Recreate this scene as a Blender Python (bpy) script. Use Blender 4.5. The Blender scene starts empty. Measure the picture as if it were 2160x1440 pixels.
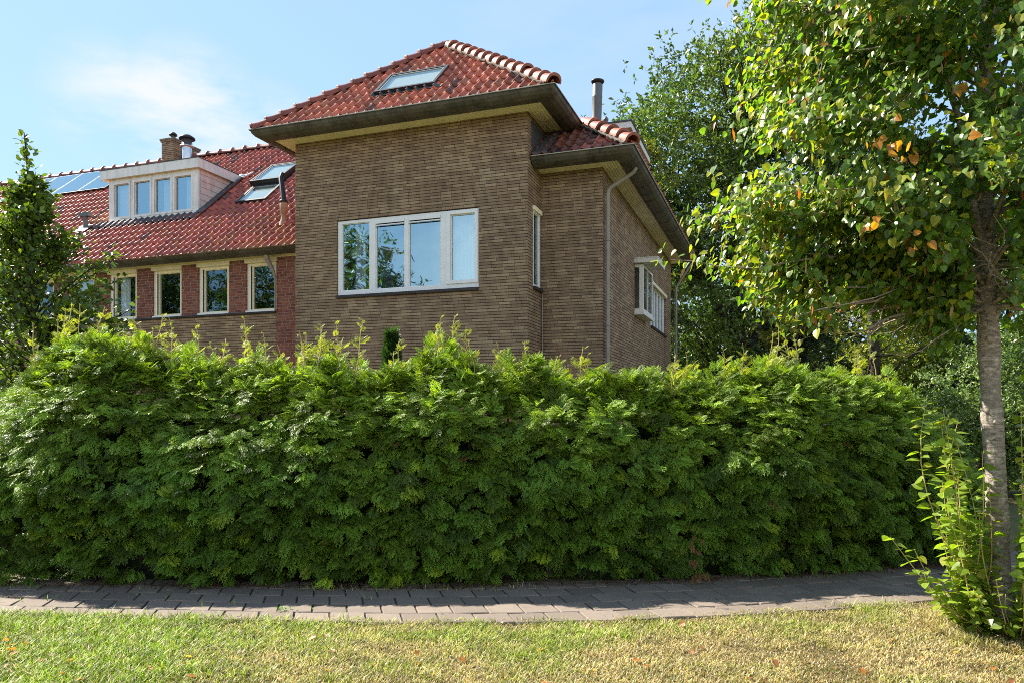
import bpy, bmesh, math, random
import numpy as np
from mathutils import Vector, Matrix, Quaternion

rng = np.random.default_rng(11)
random.seed(11)
R = math.radians
scene = bpy.context.scene
COL = scene.collection

# ------------------------------------------------------------------ render / world settings
scene.render.engine = 'CYCLES'
scene.cycles.use_denoising = False
scene.cycles.filter_width = .95
scene.cycles.max_bounces = 8
scene.cycles.transparent_max_bounces = 12
scene.cycles.caustics_reflective = False
scene.cycles.caustics_refractive = False
scene.view_settings.view_transform = 'Standard'
scene.view_settings.look = 'None'
scene.view_settings.gamma = 1.0
scene.view_settings.exposure = 1.8

SUN_AZ = (-0.895, 0.445)          # direction towards the sun on the ground
SUN_EL = R(43)

# ------------------------------------------------------------------ mesh builder
class MB:
    def __init__(s):
        s.V = []; s.F = []; s.M = []; s.C = []; s.n = 0
    def add(s, V, F, mi=0, col=(1, 1, 1)):
        V = np.asarray(V, dtype=np.float32).reshape(-1, 3)
        F = np.asarray(F, dtype=np.int32)
        s.V.append(V); s.F.append(F + s.n)
        s.M.append(np.full(len(F), mi, np.int32))
        c = np.asarray(col, dtype=np.float32)
        if c.ndim == 1: c = np.tile(c[None, :3], (len(V), 1))
        s.C.append(c); s.n += len(V)
    def box(s, x0, x1, y0, y1, z0, z1, mi=0, col=(1, 1, 1)):
        x0, x1 = min(x0, x1), max(x0, x1); y0, y1 = min(y0, y1), max(y0, y1); z0, z1 = min(z0, z1), max(z0, z1)
        V = [(x0,y0,z0),(x1,y0,z0),(x1,y1,z0),(x0,y1,z0),(x0,y0,z1),(x1,y0,z1),(x1,y1,z1),(x0,y1,z1)]
        F = [(0,3,2,1),(4,5,6,7),(0,1,5,4),(1,2,6,5),(2,3,7,6),(3,0,4,7)]
        s.add(V, F, mi, col)
    def obox(s, O, A, B, Cv, mi=0, col=(1, 1, 1)):
        O, A, B, Cv = map(np.array, (O, A, B, Cv))
        V = [O, O+A, O+A+B, O+B, O+Cv, O+A+Cv, O+A+B+Cv, O+B+Cv]
        F = [(0,3,2,1),(4,5,6,7),(0,1,5,4),(1,2,6,5),(2,3,7,6),(3,0,4,7)]
        s.add(V, F, mi, col)
    def tube(s, P, r, n=8, mi=0, col=(1, 1, 1), caps=True):
        P = np.asarray(P, float); m = len(P)
        r = np.full(m, r) if np.isscalar(r) else np.asarray(r, float)
        T = np.gradient(P, axis=0); T /= np.linalg.norm(T, axis=1)[:, None] + 1e-9
        up = np.array([0, 0, 1.]) if abs(T[0][2]) < .9 else np.array([1., 0, 0])
        V = np.zeros((m, n, 3)); a = np.linspace(0, 2*np.pi, n, endpoint=False)
        u = np.cross(up, T[0]); u /= np.linalg.norm(u)
        for i in range(m):
            u = u - T[i]*np.dot(u, T[i]); u /= np.linalg.norm(u) + 1e-9
            v = np.cross(T[i], u)
            V[i] = P[i] + r[i]*(np.cos(a)[:, None]*u + np.sin(a)[:, None]*v)
        i0 = (np.arange(m-1)[:, None]*n + np.arange(n)[None]).ravel()
        i1 = (np.arange(m-1)[:, None]*n + (np.arange(n)[None]+1) % n).ravel()
        s.add(V.reshape(-1, 3), np.stack([i0, i1, i1+n, i0+n], 1), mi, col)
        if caps:
            for k, c in ((0, P[0]), (m-1, P[-1])):
                V2 = np.vstack([V[k], c[None]])
                F2 = [((j+1) % n, j, n) if k == 0 else (j, (j+1) % n, n) for j in range(n)]
                s.add(V2, F2, mi, col)
    def lathe(s, O, prof, n=20, mi=0, col=(1, 1, 1), axis=None):
        prof = np.asarray(prof, float); a = np.linspace(0, 2*np.pi, n, endpoint=False)
        V = np.stack([prof[:, 0][:, None]*np.cos(a), prof[:, 0][:, None]*np.sin(a), np.repeat(prof[:, 1][:, None], n, 1)], 2).reshape(-1, 3)
        if axis is not None:
            q = Vector((0, 0, 1)).rotation_difference(Vector(axis)).to_matrix()
            V = V @ np.array(q).T
        m = len(prof)
        i0 = (np.arange(m-1)[:, None]*n + np.arange(n)[None]).ravel()
        i1 = (np.arange(m-1)[:, None]*n + (np.arange(n)[None]+1) % n).ravel()
        s.add(V + np.array(O), np.stack([i0, i1, i1+n, i0+n], 1), mi, col)
    def scatter(s, tV, tF, pos, rot, scl, col, mi=0, tcol=None):
        """copies of one template shape: pos (N,3), rot (N,3,3), scl (N,), col (N,3)"""
        N = len(pos); k = len(tV)
        V = np.einsum('nij,kj->nki', rot, tV) * np.asarray(scl)[:, None, None] + pos[:, None, :]
        F = (tF[None] + (np.arange(N)*k)[:, None, None]).reshape(-1, tF.shape[1])
        C = np.repeat(np.asarray(col)[:, None, :], k, 1)
        if tcol is not None: C = C*tcol[None]
        s.add(V.reshape(-1, 3), F, mi, C.reshape(-1, 3))
    def mesh(s, name, mats, smooth=False):
        V = np.vstack(s.V); me = bpy.data.meshes.new(name)
        tot = np.concatenate([np.full(len(f), f.shape[1], np.int32) for f in s.F])
        loops = np.concatenate([f.ravel() for f in s.F]).astype(np.int32)
        start = np.concatenate([[0], np.cumsum(tot)[:-1]]).astype(np.int32)
        me.vertices.add(len(V)); me.vertices.foreach_set('co', V.ravel())
        me.loops.add(len(loops)); me.loops.foreach_set('vertex_index', loops)
        me.polygons.add(len(tot)); me.polygons.foreach_set('loop_start', start)
        try: me.polygons.foreach_set('loop_total', tot)
        except Exception: pass
        me.polygons.foreach_set('material_index', np.concatenate(s.M))
        me.polygons.foreach_set('use_smooth', np.full(len(tot), smooth))
        at = me.color_attributes.new('Col', 'FLOAT_COLOR', 'POINT')
        C = np.ones((len(V), 4), np.float32); C[:, :3] = np.vstack(s.C)
        at.data.foreach_set('color', C.ravel())
        for m in (mats if isinstance(mats, (list, tuple)) else [mats]): me.materials.append(m)
        me.update(calc_edges=True); me.validate()
        return me
    def build(s, name, mats, parent=None, smooth=False):
        o = bpy.data.objects.new(name, s.mesh(name, mats, smooth)); COL.objects.link(o)
        if parent is not None:
            o.parent = parent
            off = parent.get('_off')
            if off: o.location = -Vector(off)
        return o

def tag(o, label=None, cat=None, group=None, kind=None):
    if label: o['label'] = label
    if cat: o['category'] = cat
    if group: o['group'] = group
    if kind: o['kind'] = kind
    return o

def empty(name, loc, label, cat, rz=0, group=None, parent=None):
    o = bpy.data.objects.new(name, None); COL.objects.link(o)
    o.location = loc; o.rotation_euler = (0, 0, rz); o.empty_display_size = .3
    return tag(o, label, cat, group)

# ------------------------------------------------------------------ materials
def newmat(name):
    m = bpy.data.materials.new(name); m.use_nodes = True
    nt = m.node_tree; nt.nodes.clear()
    out = nt.nodes.new('ShaderNodeOutputMaterial')
    return m, nt, out
def N(nt, t, **kw):
    n = nt.nodes.new(t)
    for k, v in kw.items():
        if hasattr(n, k): setattr(n, k, v)
    return n
def L(nt, a, b): nt.links.new(a, b)
def math_(nt, op, a, b=None, c=None):
    n = nt.nodes.new('ShaderNodeMath'); n.operation = op
    for i, v in enumerate((a, b, c)):
        if v is None: continue
        if isinstance(v, (int, float)): n.inputs[i].default_value = v
        else: nt.links.new(v, n.inputs[i])
    return n.outputs[0]
def ramp(nt, fac, stops, interp='LINEAR'):
    n = nt.nodes.new('ShaderNodeValToRGB'); cr = n.color_ramp; cr.interpolation = interp
    while len(cr.elements) < len(stops): cr.elements.new(.5)
    for e, (p, c) in zip(cr.elements, stops):
        e.position = p; e.color = (*c, 1)
    nt.links.new(fac, n.inputs[0]); return n.outputs[0]
def mix(nt, f, a, b, mode='MIX'):
    n = nt.nodes.new('ShaderNodeMix'); n.data_type = 'RGBA'; n.blend_type = mode
    for idx, v in ((0, f), (6, a), (7, b)):
        if isinstance(v, (int, float)): n.inputs[idx].default_value = v
        elif isinstance(v, tuple): n.inputs[idx].default_value = (*v, 1)
        else: nt.links.new(v, n.inputs[idx])
    return n.outputs[2]
def noise(nt, vec, scale, detail=4, rough=.55, w=None):
    n = nt.nodes.new('ShaderNodeTexNoise'); n.inputs['Scale'].default_value = scale
    n.inputs['Detail'].default_value = detail; n.inputs['Roughness'].default_value = rough
    if vec is not None: nt.links.new(vec, n.inputs['Vector'])
    return n.outputs[0]
def objco(nt): return nt.nodes.new('ShaderNodeTexCoord').outputs['Object']
def mapping(nt, vec, scale=(1, 1, 1), loc=(0, 0, 0)):
    n = nt.nodes.new('ShaderNodeMapping'); n.inputs['Scale'].default_value = scale; n.inputs['Location'].default_value = loc
    nt.links.new(vec, n.inputs[0]); return n.outputs[0]
def bump(nt, h, strength=.4, dist=.01):
    n = nt.nodes.new('ShaderNodeBump'); n.inputs['Strength'].default_value = strength; n.inputs['Distance'].default_value = dist
    nt.links.new(h, n.inputs['Height']); return n.outputs[0]
def principled(nt, out, col, rough=.7, metal=0, spec=.4, normal=None, coat=0):
    p = nt.nodes.new('ShaderNodeBsdfPrincipled')
    for k, v in (('Base Color', col), ('Roughness', rough), ('Metallic', metal), ('Specular IOR Level', spec), ('Coat Weight', coat)):
        if isinstance(v, tuple): p.inputs[k].default_value = (*v, 1)
        elif isinstance(v, (int, float)): p.inputs[k].default_value = v
        else: nt.links.new(v, p.inputs[k])
    if normal is not None: nt.links.new(normal, p.inputs['Normal'])
    nt.links.new(p.outputs[0], out.inputs[0]); return p

def mat_plain(name, col, rough=.6, metal=0, var=.25, scale=6, spec=.4, dirt=None, stretch=(1, 1, 1)):
    m, nt, out = newmat(name)
    v = mapping(nt, objco(nt), stretch)
    f = noise(nt, v, scale, 6, .6)
    lo = tuple(c*(1-var) for c in col); hi = tuple(min(1, c*(1+var*.6)) for c in col)
    c = ramp(nt, f, [(.3, lo), (.7, hi)])
    if dirt:
        g = noise(nt, mapping(nt, objco(nt), (dirt[1], dirt[1], dirt[2])), 1.0, 8, .7)
        c = mix(nt, ramp(nt, g, [(.48, (0, 0, 0)), (.72, (1, 1, 1))]), c, dirt[0])
    b = bump(nt, noise(nt, objco(nt), scale*12, 3), .15, .004)
    principled(nt, out, c, rough, metal, spec, b)
    return m

def mat_brick(name, stops, h, ln, mortar, jz=.2, jx=.03, stretchvar=.35):
    """coursed brick in the house's own metres: rows along z, lengths along x+y, one random tone per brick"""
    m, nt, out = newmat(name)
    sx = nt.nodes.new('ShaderNodeSeparateXYZ'); oc = objco(nt); L(nt, oc, sx.inputs[0])
    s = math_(nt, 'ADD', sx.outputs[0], sx.outputs[1])
    zr = math_(nt, 'DIVIDE', sx.outputs[2], h)
    row = math_(nt, 'FLOOR', zr); fz = math_(nt, 'FRACT', zr)
    wn = nt.nodes.new('ShaderNodeTexWhiteNoise'); wn.noise_dimensions = '1D'; L(nt, row, wn.inputs['W'])
    su = math_(nt, 'ADD', math_(nt, 'DIVIDE', s, ln), math_(nt, 'MULTIPLY', wn.outputs[0], 7.3))
    cx = math_(nt, 'FLOOR', su); fx = math_(nt, 'FRACT', su)
    cmb = nt.nodes.new('ShaderNodeCombineXYZ'); L(nt, cx, cmb.inputs[0]); L(nt, row, cmb.inputs[1])
    w2 = nt.nodes.new('ShaderNodeTexWhiteNoise'); w2.noise_dimensions = '2D'; L(nt, cmb.outputs[0], w2.inputs['Vector'])
    big = noise(nt, mapping(nt, oc, (.8, .8, 1.6)), 1.2, 3)
    rid = math_(nt, 'ADD', math_(nt, 'MULTIPLY', w2.outputs[0], .62), math_(nt, 'MULTIPLY', math_(nt, 'SUBTRACT', big, .5), .55))
    rid = math_(nt, 'ADD', rid, .2)
    c = ramp(nt, rid, stops)
    fine = noise(nt, mapping(nt, oc, (1, 1, 2.2)), 55, 5, .7)
    c = mix(nt, 1.0, c, ramp(nt, fine, [(.25, (.62, .6, .58)), (.75, (1.3, 1.3, 1.28))]), 'MULTIPLY')
    # pale bloom and sooty marks with their own outlines
    st = noise(nt, mapping(nt, oc, (1, 1, .45)), 1.7, 7, .68)
    c = mix(nt, ramp(nt, st, [(.56, (0, 0, 0)), (.74, (.4, .4, .4))]), c, (.30, .26, .205))
    run = noise(nt, mapping(nt, oc, (1.3, 1.3, .45)), 1.3, 6, .65)        # rain runs and soot with their own outlines
    c = mix(nt, 1.0, c, ramp(nt, run, [(.34, (.82, .80, .78)), (.5, (1.02, 1, .98)), (.70, (1.16, 1.12, 1.06))]), 'MULTIPLY')
    mz = math_(nt, 'LESS_THAN', fz, jz); mx = math_(nt, 'LESS_THAN', fx, jx)
    mm = math_(nt, 'MAXIMUM', mz, mx)
    c = mix(nt, mm, c, mortar)
    hgt = math_(nt, 'ADD', math_(nt, 'MULTIPLY', math_(nt, 'SUBTRACT', 1.0, mx), 1.0), math_(nt, 'MULTIPLY', fine, .5))
    principled(nt, out, c, .85, 0, .25, bump(nt, hgt, .5, .006))
    return m

def mat_tile(name, rough=.32):
    m, nt, out = newmat(name)
    at = nt.nodes.new('ShaderNodeVertexColor'); at.layer_name = 'Col'
    oc = objco(nt)
    f = noise(nt, oc, 26, 5, .65)
    c = mix(nt, 1.0, at.outputs[0], ramp(nt, f, [(.3, (.55, .52, .5)), (.7, (1.25, 1.2, 1.2))]), 'MULTIPLY')
    g = noise(nt, oc, 3.2, 7, .7)
    c = mix(nt, ramp(nt, g, [(.58, (0, 0, 0)), (.8, (.55, .55, .55))]), c, (.045, .035, .03))
    rr = ramp(nt, noise(nt, oc, 9, 3), [(.3, (rough-.06,)*3), (.7, (rough+.16,)*3)])
    principled(nt, out, c, rr, 0, .40, bump(nt, f, .2, .004), coat=.06)
    return m

def mat_leaf(name, trans=.4, rough=.42, spec=.45, tint=(1.25, 1.35, .5)):
    m, nt, out = newmat(name)
    at = nt.nodes.new('ShaderNodeVertexColor'); at.layer_name = 'Col'
    f = noise(nt, objco(nt), 40, 2)
    c = mix(nt, 1.0, at.outputs[0], ramp(nt, f, [(.3, (.8, .8, .8)), (.7, (1.18, 1.18, 1.18))]), 'MULTIPLY')
    p = nt.nodes.new('ShaderNodeBsdfPrincipled'); L(nt, c, p.inputs['Base Color'])
    p.inputs['Roughness'].default_value = rough; p.inputs['Specular IOR Level'].default_value = spec
    t = nt.nodes.new('ShaderNodeBsdfTranslucent'); L(nt, mix(nt, 1.0, c, tint, 'MULTIPLY'), t.inputs[0])
    mx = nt.nodes.new('ShaderNodeMixShader'); mx.inputs[0].default_value = trans
    L(nt, p.outputs[0], mx.inputs[1]); L(nt, t.outputs[0], mx.inputs[2]); L(nt, mx.outputs[0], out.inputs[0])
    return m

def mat_glass(name, refl=.55, tint=(.8, .88, .92), wob=.012):
    m, nt, out = newmat(name)
    tr = nt.nodes.new('ShaderNodeBsdfTransparent'); tr.inputs[0].default_value = (*tint, 1)
    gl = nt.nodes.new('ShaderNodeBsdfGlossy'); gl.inputs['Roughness'].default_value = .015
    gl.inputs[0].default_value = (.62, .90, 1, 1)
    b = bump(nt, noise(nt, objco(nt), 2.2, 1), .25, wob); L(nt, b, gl.inputs['Normal'])
    lw = nt.nodes.new('ShaderNodeLayerWeight'); lw.inputs[0].default_value = .3
    f = math_(nt, 'ADD', math_(nt, 'MULTIPLY', lw.outputs[0], .45), refl)
    f = math_(nt, 'MINIMUM', f, .97)
    mx = nt.nodes.new('ShaderNodeMixShader'); L(nt, f, mx.inputs[0]); L(nt, tr.outputs[0], mx.inputs[1]); L(nt, gl.outputs[0], mx.inputs[2])
    L(nt, mx.outputs[0], out.inputs[0]); return m

def mat_bark(name, c1, c2, c3, sc=1.0):
    m, nt, out = newmat(name)
    oc = objco(nt)
    a = noise(nt, mapping(nt, oc, (1, 1, 2.4)), 16*sc, 6, .7)
    b = noise(nt, mapping(nt, oc, (1, 1, 1.2)), 7*sc, 5, .65)
    c = ramp(nt, a, [(.35, c1), (.55, c2), (.72, c3)])
    c = mix(nt, ramp(nt, b, [(.5, (0, 0, 0)), (.62, (.7, .7, .7))]), c, tuple(x*.55 for x in c2))
    principled(nt, out, c, .9, 0, .2, bump(nt, a, .8, .02)); return m

M = {}
H = .0525
brown_stops = [(0, (.175, .115, .082)), (.2, (.225, .155, .108)), (.5, (.28, .198, .135)), (.7, (.33, .242, .162)), (.88, (.39, .30, .20)), (.95, (.32, .285, .21)), (1, (.18, .14, .115))]
M['brick'] = mat_brick('brown_brick', brown_stops, H, .205, (.085, .072, .060), .2, .03)
red_stops = [(0, (.10, .035, .032)), (.3, (.165, .055, .045)), (.6, (.215, .075, .055)), (.85, (.26, .10, .075)), (1, (.13, .06, .06))]
M['redbrick'] = mat_brick('red_brick', red_stops, .0565, .19, (.30, .24, .21), .2, .06)
M['sillbrick'] = mat_plain('sill_brick', (.035, .03, .03), .6, 0, .4, 9)
M['tile'] = mat_tile('clay_tile', .52)
M['white'] = mat_plain('white_frame_paint', (.80, .81, .82), .3, 0, .05, 5)
M['offwhite'] = mat_plain('aged_white_paint', (.76, .755, .74), .5, 0, .08, 4, dirt=((.52, .52, .50), 9, 1.2))
M['cream'] = mat_plain('cream_paint', (.91, .83, .60), .6, 0, .13, 3)
M['creamfascia'] = mat_plain('cream_board', (.82, .74, .52), .6, 0, .12, 3)
M['groove'] = mat_plain('board_gap', (.16, .13, .06), .9)
M['zinc'] = mat_plain('weathered_zinc', (.115, .105, .088), .55, .25, .4, 3, dirt=((.035, .03, .022), 5, 2.5))
M['zincedge'] = mat_plain('bright_zinc', (.42, .42, .42), .4, .6, .15)
M['pipe'] = mat_plain('grey_pipe', (.27, .24, .205), .5, .1, .2)
M['steel'] = mat_plain('stainless_steel', (.62, .65, .67), .28, .9, .08, 10)
M['galv'] = mat_plain('galvanised_flue', (.125, .135, .145), .55, .3, .18)
M['darkmetal'] = mat_plain('dark_metal', (.035, .035, .04), .45, .4, .2)
M['lead'] = mat_plain('lead_flashing', (.075, .08, .09), .6, .2, .3, 12)
M['black'] = mat_plain('black_pipe', (.012, .012, .016), .45)
M['terracotta'] = mat_plain('terracotta', (.36, .22, .16), .8)
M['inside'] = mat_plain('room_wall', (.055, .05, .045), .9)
M['curtain'] = mat_plain('sheer_curtain', (.86, .88, .90), .9, 0, .1, 3)
M['bluecurtain'] = mat_plain('blue_curtain', (.05, .13, .28), .9, 0, .3, 3)
M['blind'] = mat_plain('roller_blind', (.78, .80, .76), .9, 0, .04)
M['glass'] = mat_glass('window_glass', .44)
M['glassdark'] = mat_glass('old_window_glass', .16)
M['glassroof'] = mat_glass('roof_window_glass', .28, (.9, .95, .93))
M['solar'] = mat_glass('solar_glass', .45, (.5, .55, .6), .004)
M['darkwood'] = mat_plain('brown_board', (.14, .075, .045), .7, 0, .3, 5, stretch=(1, 1, 8))
M['mortar'] = mat_plain('ridge_mortar', (.13, .115, .10), .95, 0, .3, 14)
M['coping'] = mat_plain('chimney_coping', (.22, .17, .12), .9, 0, .3, 10)
M['darkroof'] = mat_plain('dark_roof_tile', (.06, .045, .04), .7, 0, .4, 8)

# ------------------------------------------------------------------ camera, sun, sky
cam = bpy.data.cameras.new('camera'); co = bpy.data.objects.new('camera', cam); COL.objects.link(co)
co.location = (0, 0, 1.65); co.rotation_euler = (R(90), 0, 0)
cam.sensor_width = 36; cam.lens = 36*1598/2160; cam.shift_y = 160/2160; cam.clip_end = 2000; cam.clip_start = .05
scene.camera = co

sd = Vector((SUN_AZ[0]*math.cos(SUN_EL), SUN_AZ[1]*math.cos(SUN_EL), math.sin(SUN_EL)))
sun = bpy.data.lights.new('sun', 'SUN'); so = bpy.data.objects.new('sun', sun); COL.objects.link(so)
sun.energy = 4.5; sun.angle = R(.53); sun.color = (1.0, .93, .80)
so.rotation_euler = sd.to_track_quat('Z', 'Y').to_euler(); so.location = (-20, 10, 25)

w = bpy.data.worlds.new('World'); scene.world = w; w.use_nodes = True
nt = w.node_tree; nt.nodes.clear()
wo = nt.nodes.new('ShaderNodeOutputWorld'); bg = nt.nodes.new('ShaderNodeBackground')
sk = nt.nodes.new('ShaderNodeTexSky'); sk.sky_type = 'NISHITA'; sk.sun_disc = False
sk.sun_elevation = SUN_EL; sk.sun_rotation = math.atan2(SUN_AZ[0], SUN_AZ[1])
sk.air_density = 1.0; sk.dust_density = .25; sk.ozone_density = 1.6; sk.altitude = 0
tc = nt.nodes.new('ShaderNodeTexCoord'); gv = tc.outputs['Generated']
def dirmask(px, py, k0, k1):
    d = Vector(((px-1080)/1598, 1, (880-py)/1598)).normalized()
    n = nt.nodes.new('ShaderNodeVectorMath'); n.operation = 'DOT_PRODUCT'; nt.links.new(gv, n.inputs[0]); n.inputs[1].default_value = d
    mr = nt.nodes.new('ShaderNodeMapRange'); mr.interpolation_type = 'SMOOTHSTEP'
    mr.inputs['From Min'].default_value = math.cos(R(k0)); mr.inputs['From Max'].default_value = math.cos(R(k1))
    nt.links.new(n.outputs['Value'], mr.inputs['Value']); return mr.outputs[0]
cn = noise(nt, mapping(nt, gv, (2.2, 1.5, 6.5), (.4, .2, .3)), 2.6, 8, .62)
cn2 = noise(nt, mapping(nt, gv, (1.0, 1.0, 3.0), (3.1, .2, .7)), 1.6, 5, .6)
near = math_(nt, 'MAXIMUM', dirmask(400, 262, 6.0, .5), math_(nt, 'MULTIPLY', dirmask(220, 215, 4.5, .3), .6))
near = math_(nt, 'MAXIMUM', near, math_(nt, 'MULTIPLY', dirmask(560, 310, 5, .5), .7))
near = math_(nt, 'MAXIMUM', near, math_(nt, 'MULTIPLY', dirmask(1650, 560, 9, 1), .9))
cl = math_(nt, 'MULTIPLY', near, math_(nt, 'MULTIPLY', math_(nt, 'SUBTRACT', cn, .36), 4.2))
cl2 = math_(nt, 'MULTIPLY', math_(nt, 'SUBTRACT', cn2, .50), 1.6)
cl = math_(nt, 'MAXIMUM', cl, math_(nt, 'MINIMUM', cl2, .28))
cl = math_(nt, 'MINIMUM', math_(nt, 'MAXIMUM', cl, 0.0), .93)
gm_ = nt.nodes.new('ShaderNodeGamma'); nt.links.new(sk.outputs[0], gm_.inputs[0]); gm_.inputs[1].default_value = .30
skyb = mix(nt, 1.0, gm_.outputs[0], (.93, 1.26, 1.62), 'MULTIPLY')
# unseen bright clouds added behind the camera to fill the shaded fronts
bd = Vector((.40, -.90, .0)).normalized()
bn = nt.nodes.new('ShaderNodeVectorMath'); bn.operation = 'DOT_PRODUCT'; nt.links.new(gv, bn.inputs[0]); bn.inputs[1].default_value = bd
bm_ = nt.nodes.new('ShaderNodeMapRange'); bm_.interpolation_type = 'SMOOTHSTEP'; bm_.inputs['From Min'].default_value = math.cos(R(78)); bm_.inputs['From Max'].default_value = math.cos(R(45)); nt.links.new(bn.outputs['Value'], bm_.inputs['Value'])
cn3 = noise(nt, mapping(nt, gv, (1, 1, 2.2), (5.1, 1.2, .7)), 2.4, 7, .6)
sz_ = nt.nodes.new('ShaderNodeSeparateXYZ'); nt.links.new(gv, sz_.inputs[0])
lowm = nt.nodes.new('ShaderNodeMapRange'); lowm.interpolation_type = 'SMOOTHSTEP'; lowm.inputs['From Min'].default_value = .50; lowm.inputs['From Max'].default_value = .18; nt.links.new(sz_.outputs[2], lowm.inputs['Value'])
cb_ = math_(nt, 'MULTIPLY', math_(nt, 'MULTIPLY', bm_.outputs[0], lowm.outputs[0]), math_(nt, 'MINIMUM', math_(nt, 'MAXIMUM', math_(nt, 'MULTIPLY', math_(nt, 'SUBTRACT', cn3, .38), 6.0), 0.0), 1.0))
skyb = mix(nt, cb_, skyb, (6.0, 5.6, 5.0))
skyc = mix(nt, cl, skyb, (2.2, 2.27, 2.32))
nt.links.new(skyc, bg.inputs[0]); bg.inputs[1].default_value = .125
nt.links.new(bg.outputs[0], wo.inputs[0])

# ------------------------------------------------------------------ house frame (u along the street front, v into the plot, z up)
CORNER = Vector((.258, 12.5, 0)); HROT = math.atan2(-.336, .942)
E1 = Vector((.942, -.336, 0)); E2 = Vector((.336, .942, 0))
def hw(u, v, z=0): return CORNER + u*E1 + v*E2 + Vector((0, 0, z))

def house_root(name, off, label, cat):
    o = empty(name, hw(*off), label, cat, HROT)
    o['_off'] = (off[0], off[1], 0.0)
    return o

def brick_wall(mb, axis, p, s0, s1, z0, z1, outward, openings=(), h=H, jz=.2, mi=0, thick=.25, t0=.006, t1=.006, rel=.014):
    """courses as real strips standing proud of a core: axis 'x' runs along x at y=p, axis 'y' along y at x=p"""
    def bx(a0, a1, d0, d1, c0, c1):
        q0, q1 = p - outward*d0, p - outward*d1
        if axis == 'x': mb.box(a0, a1, q0, q1, c0, c1, mi)
        else: mb.box(q0, q1, a0, a1, c0, c1, mi)
    def strip(a0, a1, c0, c1):
        f, b = p, p - outward*rel
        if axis == 'x': V = [(a0,f,c0),(a1,f,c0),(a1,f,c1),(a0,f,c1),(a0,b,c0),(a1,b,c0),(a1,b,c1),(a0,b,c1)]
        else: V = [(f,a0,c0),(f,a1,c0),(f,a1,c1),(f,a0,c1),(b,a0,c0),(b,a1,c0),(b,a1,c1),(b,a0,c1)]
        F = [(0,1,2,3),(3,2,6,7),(1,0,4,5),(0,3,7,4),(2,1,5,6)]
        mb.add(V, F, mi)
    for k in range(int(math.floor(z0/h)), int(math.ceil(z1/h))):
        c0, c1 = max(k*h + jz*h, z0), min((k+1)*h, z1)
        if c1 - c0 < .004: continue
        zc = (c0+c1)/2; iv = [(s0, s1)]
        for (a, b, lo, hi) in openings:
            if lo < zc < hi:
                nv = []
                for (x, y) in iv:
                    if b <= x or a >= y: nv.append((x, y)); continue
                    if a > x: nv.append((x, a))
                    if b < y: nv.append((b, y))
                iv = nv
        for (a, b) in iv: strip(a, b, c0, c1)
    bp = sorted({s0+t0, s1-t1, *[v for o in openings for v in o[:2] if s0+t0 < v < s1-t1]})
    for a, b in zip(bp[:-1], bp[1:]):
        mid = (a+b)/2; ops = sorted([(o[2], o[3]) for o in openings if o[0] < mid < o[1]])
        z = z0
        for lo, hi in ops:
            if lo > z: bx(a, b, rel, thick, z, lo)
            z = hi
        if z < z1: bx(a, b, rel, thick, z, z1)

def sweep(mb, prof, path, closed_ends=True, mi=0, col=(1, 1, 1)):
    """profile of (offset, dz) along a path of (corner point, outward vector per unit offset)"""
    m = len(prof); V = []
    for (P, D) in path:
        for (o, dz) in prof: V.append((P[0]+D[0]*o, P[1]+D[1]*o, P[2]+dz))
    F = []
    for i in range(len(path)-1):
        for j in range(m-1):
            F.append((i*m+j, (i+1)*m+j, (i+1)*m+j+1, i*m+j+1))
    mb.add(V, F, mi, col)

def gutter(name, path, parent, seams):
    mb = MB()
    prof = [(.33, .012), (.335, -.03), (.40, -.048), (.50, -.035), (.575, -.002), (.625, .045), (.642, .085), (.655, .098), (.664, .088), (.655, .104), (.63, .098), (.60, .05), (.50, .0), (.36, .05)]
    sweep(mb, prof, path)
    mb2 = MB(); sweep(mb2, [(.646, .099), (.656, .112), (.668, .104), (.664, .092)], path)
    sp = [(.345, -.034), (.40, -.053), (.50, -.040), (.58, -.006), (.63, .042), (.648, .086)]
    g = mb.build(name, M['zinc'], parent)
    mb2.build('rim', M['zincedge'], g)
    for (P, D, T) in seams:
        V = []; n = len(sp)
        for t in (-.012, .012):
            for (o, dz) in sp: V.append((P[0]+D[0]*o+T[0]*t, P[1]+D[1]*o+T[1]*t, P[2]+dz))
        s = MB(); s.add(V, [(j, j+1, n+j+1, n+j) for j in range(n-1)]); s.build('bracket', M['zinc'], g)
    return g

def soffit(path, parent, n=7, w=.36):
    mb = MB()
    bw = w/n
    for i in range(n):
        a, b = i*bw + .004, (i+1)*bw - .004
        sweep(mb, [(a, .012), (a, 0), (b, 0), (b, .012)], path)
    sweep(mb, [(0.0, .010), (w, .010)], path, mi=1)
    sweep(mb, [(w-.002, -.006), (w+.012, -.006), (w+.012, .03)], path)
    return mb.build('soffit', [M['cream'], M['groove']], parent)

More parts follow.
